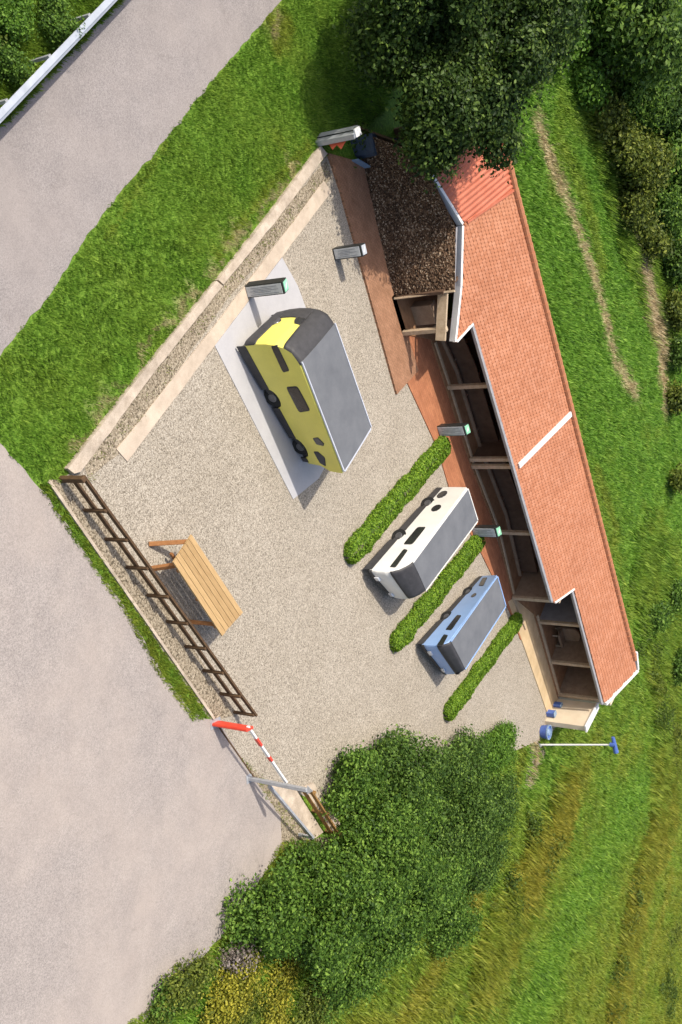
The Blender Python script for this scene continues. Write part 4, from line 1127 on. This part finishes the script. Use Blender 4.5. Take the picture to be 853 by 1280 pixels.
# small dark clumps in the meadow
for i, (px, py, rpx, kd) in enumerate([(668, 1035, 10, 'leaf_dark'), (694, 1055, 11, 'leaf_dark'), (684, 1080, 9, 'leaf_dark'), (640, 1100, 9, 'leaf_dark'), (632, 1155, 9, 'leaf_dark'), (650, 1125, 7, 'leaf_olive'),
        (798, 1115, 9, 'leaf_dark'), (788, 1160, 10, 'leaf_dark'), (775, 1215, 11, 'leaf_dark'), (772, 1268, 11, 'leaf_dark'), (842, 1175, 14, 'leaf_olive'), (838, 1235, 15, 'leaf_dark'), (832, 905, 17, 'leaf_dark'), (846, 935, 16, 'leaf_dark'),
        (806, 790, 14, 'leaf_olive'), (818, 822, 15, 'leaf_olive'), (826, 862, 13, 'leaf_olive'), (452, 170, 9, 'leaf_dark')]):
    c_ = g(px, py, .4); dist = (c_ - Vector((0, 0, HCAM))).length; r_ = rpx * dist / FPX
    near = {0: 'dark shrub clump, first of the chain below the lamp post', 1: 'dark shrub clump, second of the chain below the lamp post', 2: 'dark shrub clump, third of the chain below the lamp post',
            3: 'dark shrub clump beside the thicket in the yellow meadow', 4: 'dark shrub clump lowest of the inner meadow chain', 5: 'small olive clump in the inner meadow chain',
            6: 'dark clump at the head of the right meadow chain', 7: 'dark clump, second in the right meadow chain', 8: 'dark clump, third in the right meadow chain', 9: 'dark clump at the foot of the right meadow chain',
            10: 'olive clump at the right border above the bottom corner', 11: 'dark clump at the right border in the bottom corner', 12: 'dark shrub right of the lamp post near the border', 13: 'dark shrub at the border just below its neighbour, right of the lamp post',
            14: 'olive clump closest to the far roof corner', 15: 'olive clump second from the far roof corner', 16: 'olive clump third from the far roof corner', 17: 'dark tuft behind the grey pillar under the big tree'}[i]
    plant('meadow_shrub', near, 'shrub', 'small shrubs in the meadow', (c_.x, c_.y, .22), (r_ * 1.7, r_ * 2.1, .42), 7, 42, .18, M['leaf_olive' if i % 3 == 1 else 'leaf_meadow'], .03, k=.42, spread=.95, shell=.9)
# roadside shrubs beyond the guardrail
for px, py, rpx, kd, lb in [(25, 25, 30, 'leaf_lime', 'light green roadside shrub in the top left corner'), (75, 20, 24, 'leaf_bush', 'green roadside shrub near the upper end of the guardrail'),
                            (18, 78, 22, 'leaf_bush', 'green roadside shrub near the lower end of the guardrail'), (-12, 50, 22, 'leaf_olive', 'olive roadside shrub cut by the left border')]:
    c_ = g(px, py, .5); dist = (c_ - Vector((0, 0, HCAM))).length; r_ = rpx * dist / FPX
    plant('roadside_shrub', lb, 'shrub', 'shrubs beyond the guardrail', (c_.x, c_.y, .35), (r_, r_, .55), 8, 420, .08, M[kd], .03, k=.5, shell=.6)
# dried grey stems
c_ = g(299, 1196, .5); root = empty('dried_plant', (c_.x, c_.y, 0)); tag(root, 'clump of dried grey-mauve stems above the yellow bush', 'plant')
V, Fc, vr = crown_mesh([([0, 0, .5], [.45, .75, .6])], 260, .10, shell=.9); link('stems', np_mesh('stems', V, Fc, {'var': vr}), M['leaf_lav'], root)

# hedges
def hedge(a, b, wd, h, label):
    A, B = g(*a), g(*b); root = empty('low_hedge', (A + B) / 2); tag(root, label, 'hedge', 'low hedges between the campervans')
    root.location.z = 0; d = (B - A); L = d.length; d.normalize(); n_ = Vector((-d.y, d.x, 0)); ctr = (A + B) / 2
    n = int(L * (wd + 2 * h) * 1500)
    s = rng.uniform(-L / 2, L / 2, n); th = rng.uniform(-.15, math.pi + .15, n)
    end = np.clip((L / 2 - np.abs(s)) / (wd * .5), 0.02, 1); pr = np.sqrt(1 - (1 - end) ** 2)
    wob = 1 + .13 * fbm(s * 1.0 + A.x, s * 0 + A.y, 1.3, 3) + .07 * fbm(s * 3, th * 1.5, 1.5, 2)
    rr = 1 - .35 * rng.random(n) ** 2
    cx = np.cos(th); cx = np.sign(cx) * np.abs(cx) ** .6; sz = np.abs(np.sin(th)) ** .6
    off = cx * wd / 2 * pr * wob * rr + .08 * fbm(s + A.x * 3, s * 0, 3.0, 2); zz = sz * h * wob * rr * (.5 + .5 * pr)
    P = np.stack([d.x * s + n_.x * off, d.y * s + n_.y * off, zz + .02], 1) + rng.normal(size=(n, 3)) * .015
    N = np.stack([n_.x * np.cos(th), n_.y * np.cos(th), np.sin(th) * 1.0], 1) + rng.normal(size=(n, 3)) * .5; N /= np.linalg.norm(N, axis=1, keepdims=True)
    V, Fc = leaf_quads(P, N, .085 * rng.uniform(.7, 1.3, n)); vr = np.repeat(np.clip(.5 + .24 * rng.normal(size=n), 0, 1), 4)
    link('foliage', np_mesh('foliage', V, Fc, {'var': vr}), M['leaf_hedge'], root)
    bm = bmesh.new(); k = int(L / .5)
    for i in range(k):
        p = -d * (L / 2 - .3) + d * ((L - .6) * i / (k - 1)); tube(bm, p, p + Vector((0.03, .02, h * .7)), .02, .012, 6)
        tube(bm, p + Vector((0, 0, h * .25)), p + n_ * wd * .3 + Vector((0, 0, h * .6)), .012, .006, 5)
    bm_obj('stems', bm, M['bark'], root)
hedge((554, 553), (430, 697), .98, .42, 'low clipped hedge between the yellow and the white campervan')
hedge((598, 672), (487, 808), .92, .40, 'low clipped hedge between the white and the blue campervan')
hedge((646, 770), (554, 895), .84, .40, 'low clipped hedge on the far side of the blue campervan')

# ------------------------------------------------------------------ grass
paved = [road_P, apron_P, yard_P, G((58, 598), (100, 598), (300, 895), (264, 902)), G((408, 192), (452, 204), (500, 372), (521, 463), (494, 493)),
         [Vector((p.x, p.y, 0)) for p in (flr + inner)], G((80, 584), (268, 349), (397, 180), (408, 193), (290, 402), (158, 580), (100, 596)),
         G((437, 160), (520, 190), (600, 300), (520, 380), (491, 373))]
def grass(name, area_pts, n, h, wd, bl, excl=True, lean=.5, extra=None, lab=None, dens_fn=None):
    xs = [p[0] for p in area_pts]; ys = [p[1] for p in area_pts]
    x = rng.uniform(min(xs), max(xs), n); y = rng.uniform(min(ys), max(ys), n)
    m_ = inpoly(x, y, area_pts); x, y = x[m_], y[m_]
    if dens_fn is not None: m_ = rng.random(len(x)) < dens_fn(x, y); x, y = x[m_], y[m_]
    if excl:
        jx = x + .10 * fbm(x, y, .8, 3); jy = y + .10 * fbm(y, x, .8, 3)
        m_ = np.ones(len(x), bool)
        for P in paved: m_ &= ~inpoly(jx, jy, P)
        x, y = x[m_], y[m_]
    dr, stw, lu = field(x, y)
    if extra is not None: dr = np.clip(dr + extra, 0, 1)
    clump = fbm(x, y, 1.0, 3); big = fbm(x + 7, y + 3, 3.2, 3)
    k = len(x); x = np.repeat(x, bl); y = np.repeat(y, bl); cl = np.repeat(clump, bl); bg_ = np.repeat(big, bl); dr = np.repeat(dr, bl); stw = np.repeat(stw, bl)
    n_ = len(x); x = x + rng.normal(size=n_) * wd * 1.5; y = y + rng.normal(size=n_) * wd * 1.5
    a = rng.uniform(0, 6.283, n_); flow = 1.2 * bg_ + .6
    hh = h * rng.uniform(.55, 1.3, n_) * (1 + .35 * cl); ww = wd * rng.uniform(.6, 1.3, n_)
    lx = lean * hh * (np.cos(a) * .8 + .6 * np.cos(flow)); ly = lean * hh * (np.sin(a) * .8 + .6 * np.sin(flow))
    px_, py_ = -np.sin(a) * ww / 2, np.cos(a) * ww / 2
    z0 = np.clip((y - 62) / 25, 0, 1) * (.5 * fbm(x, y, 22, 2))
    V = np.stack([np.stack([x - px_, y - py_, z0 - .01], 1), np.stack([x + px_, y + py_, z0 - .01], 1),
                  np.stack([x + px_ * .6 + lx * .5, y + py_ * .6 + ly * .5, z0 + hh * .62], 1), np.stack([x + lx, y + ly, z0 + hh], 1)], 1).reshape(-1, 3)
    i = np.arange(n_)[:, None] * 4
    Fc = np.concatenate([i + np.array([[0, 1, 2]]), i + np.array([[0, 2, 3]])], 1).reshape(-1, 3)
    var_ = np.clip(.44 + .20 * rng.normal(size=n_) + .17 * cl + .16 * bg_, 0, 1)
    me = np_mesh(name, V, Fc, {'var': np.repeat(var_, 4), 'dry': np.repeat(dr, 4), 'straw': np.repeat(stw, 4)})
    tag(link(name, me, M['grass']), lab or 'short green grass', 'grass', kind='stuff')
verge = G((-60, 470), (0, 440), (80, 340), (150, 235), (255, 105), (352, -5), (420, -60), (560, -60), (480, 140), (440, 175), (400, 200), (270, 357), (100, 580), (60, 610), (0, 560), (-60, 520))
grass('verge_grass', verge, 150000, .12, .022, 3, lab='lush green grass on the verge between road and gravel yard')
strip = G((44, 600), (66, 604), (110, 662), (190, 780), (268, 897), (240, 902), (190, 838), (120, 722), (80, 650))
paved_keep = paved; paved = []
grass('fence_grass', G((47, 606), (58, 602), (110, 675), (190, 792), (262, 896), (240, 900), (196, 842), (158, 772), (120, 716), (84, 664)), 22000, .10, .022, 4, excl=False, extra=.30, lab='narrow strip of grass between forecourt and edging kerb')
def sparse(x, y): return np.clip(.25 + .8 * fbm(x, y, .9, 3), 0, 1)
grass('weeds', G((104, 600), (102, 572), (270, 362), (408, 205), (414, 222), (285, 372), (150, 560), (118, 600)), 16000, .07, .02, 3, excl=False, extra=.45, dens_fn=sparse, lab='sparse weeds in the gravel strip behind the retaining kerb')
grass('corner_weeds', G((300, 945), (330, 972), (395, 1048), (400, 1080), (340, 1080), (362, 1045)), 7000, .08, .02, 3, excl=False, extra=.45, dens_fn=sparse, lab='patchy weeds along the grey barrier rail')
grass('forecourt_weeds', ragged(G((350, 1050), (395, 1050), (380, 1110), (300, 1210), (200, 1290), (150, 1290), (200, 1245), (260, 1190), (320, 1110)), .1), 26000, .10, .024, 3, excl=False, extra=.3, dens_fn=lambda x, y: np.clip(.6 + .6 * fbm(x, y, 1.2, 3), 0, 1), lab='rough grass fringing the forecourt below the thicket')
paved = paved_keep
grass('roadside_grass', G((-80, 220), (0, 158), (152, -3), (60, -60), (-100, 0)), 60000, .14, .022, 3, extra=.12, lab='grass and weeds beyond the guardrail')
field_near = [g(600, 170), g(700, 620), g(740, 800), g(735, 880), g(700, 900), g(640, 935), g(560, 1060), g(330, 1120), g(140, 1310), g(900, 1300), g(900, -20), g(560, -20)]
def dfn(x, y): return np.clip((42.0 / np.maximum(y, 20)) ** 1.3, .12, 1)
grass('meadow_grass', field_near, 520000, .26, .065, 3, dens_fn=dfn, lean=.6, lab='rough green and ochre meadow grass behind and beside the shed')

# longer unmown growth in bands
def band(P, wd):
    return lambda x, y: np.clip(1.25 - segdist(x + .8 * fbm(x, y, 3, 3), y + 1.2 * fbm(y, x, 3, 3), P) / wd, 0, 1) * np.clip(.55 + .7 * fbm(x + 5, y, 1.6, 3), 0, 1)
for P, wd, n, ex, lb in [
    (G((815, 730), (828, 800), (838, 870), (835, 950)), 5.0, 90000, .12, 'long dark green growth at the right border behind the far roof corner'),
    (G((700, 1010), (668, 1080), (632, 1150), (600, 1210)), 1.9, 60000, .35, 'long mixed growth in a band below the lamp post'),
    (G((835, 1010), (800, 1100), (780, 1190), (765, 1285)), 2.3, 80000, .35, 'long mixed growth in a band down to the bottom right'),
    (G((745, 130), (762, 210), (790, 300), (832, 400)), 2.6, 90000, .22, 'long growth at the inner foot of the border trees')]:
    A = [Vector((min(p.x for p in P) - wd * 2, min(p.y for p in P) - wd * 2, 0)), Vector((max(p.x for p in P) + wd * 2, min(p.y for p in P) - wd * 2, 0)),
         Vector((max(p.x for p in P) + wd * 2, max(p.y for p in P) + wd * 2, 0)), Vector((min(p.x for p in P) - wd * 2, max(p.y for p in P) + wd * 2, 0))]
    grass('long_grass', A, n, .55, .09, 3, dens_fn=band(P, wd), lean=.55, extra=ex, lab=lb)
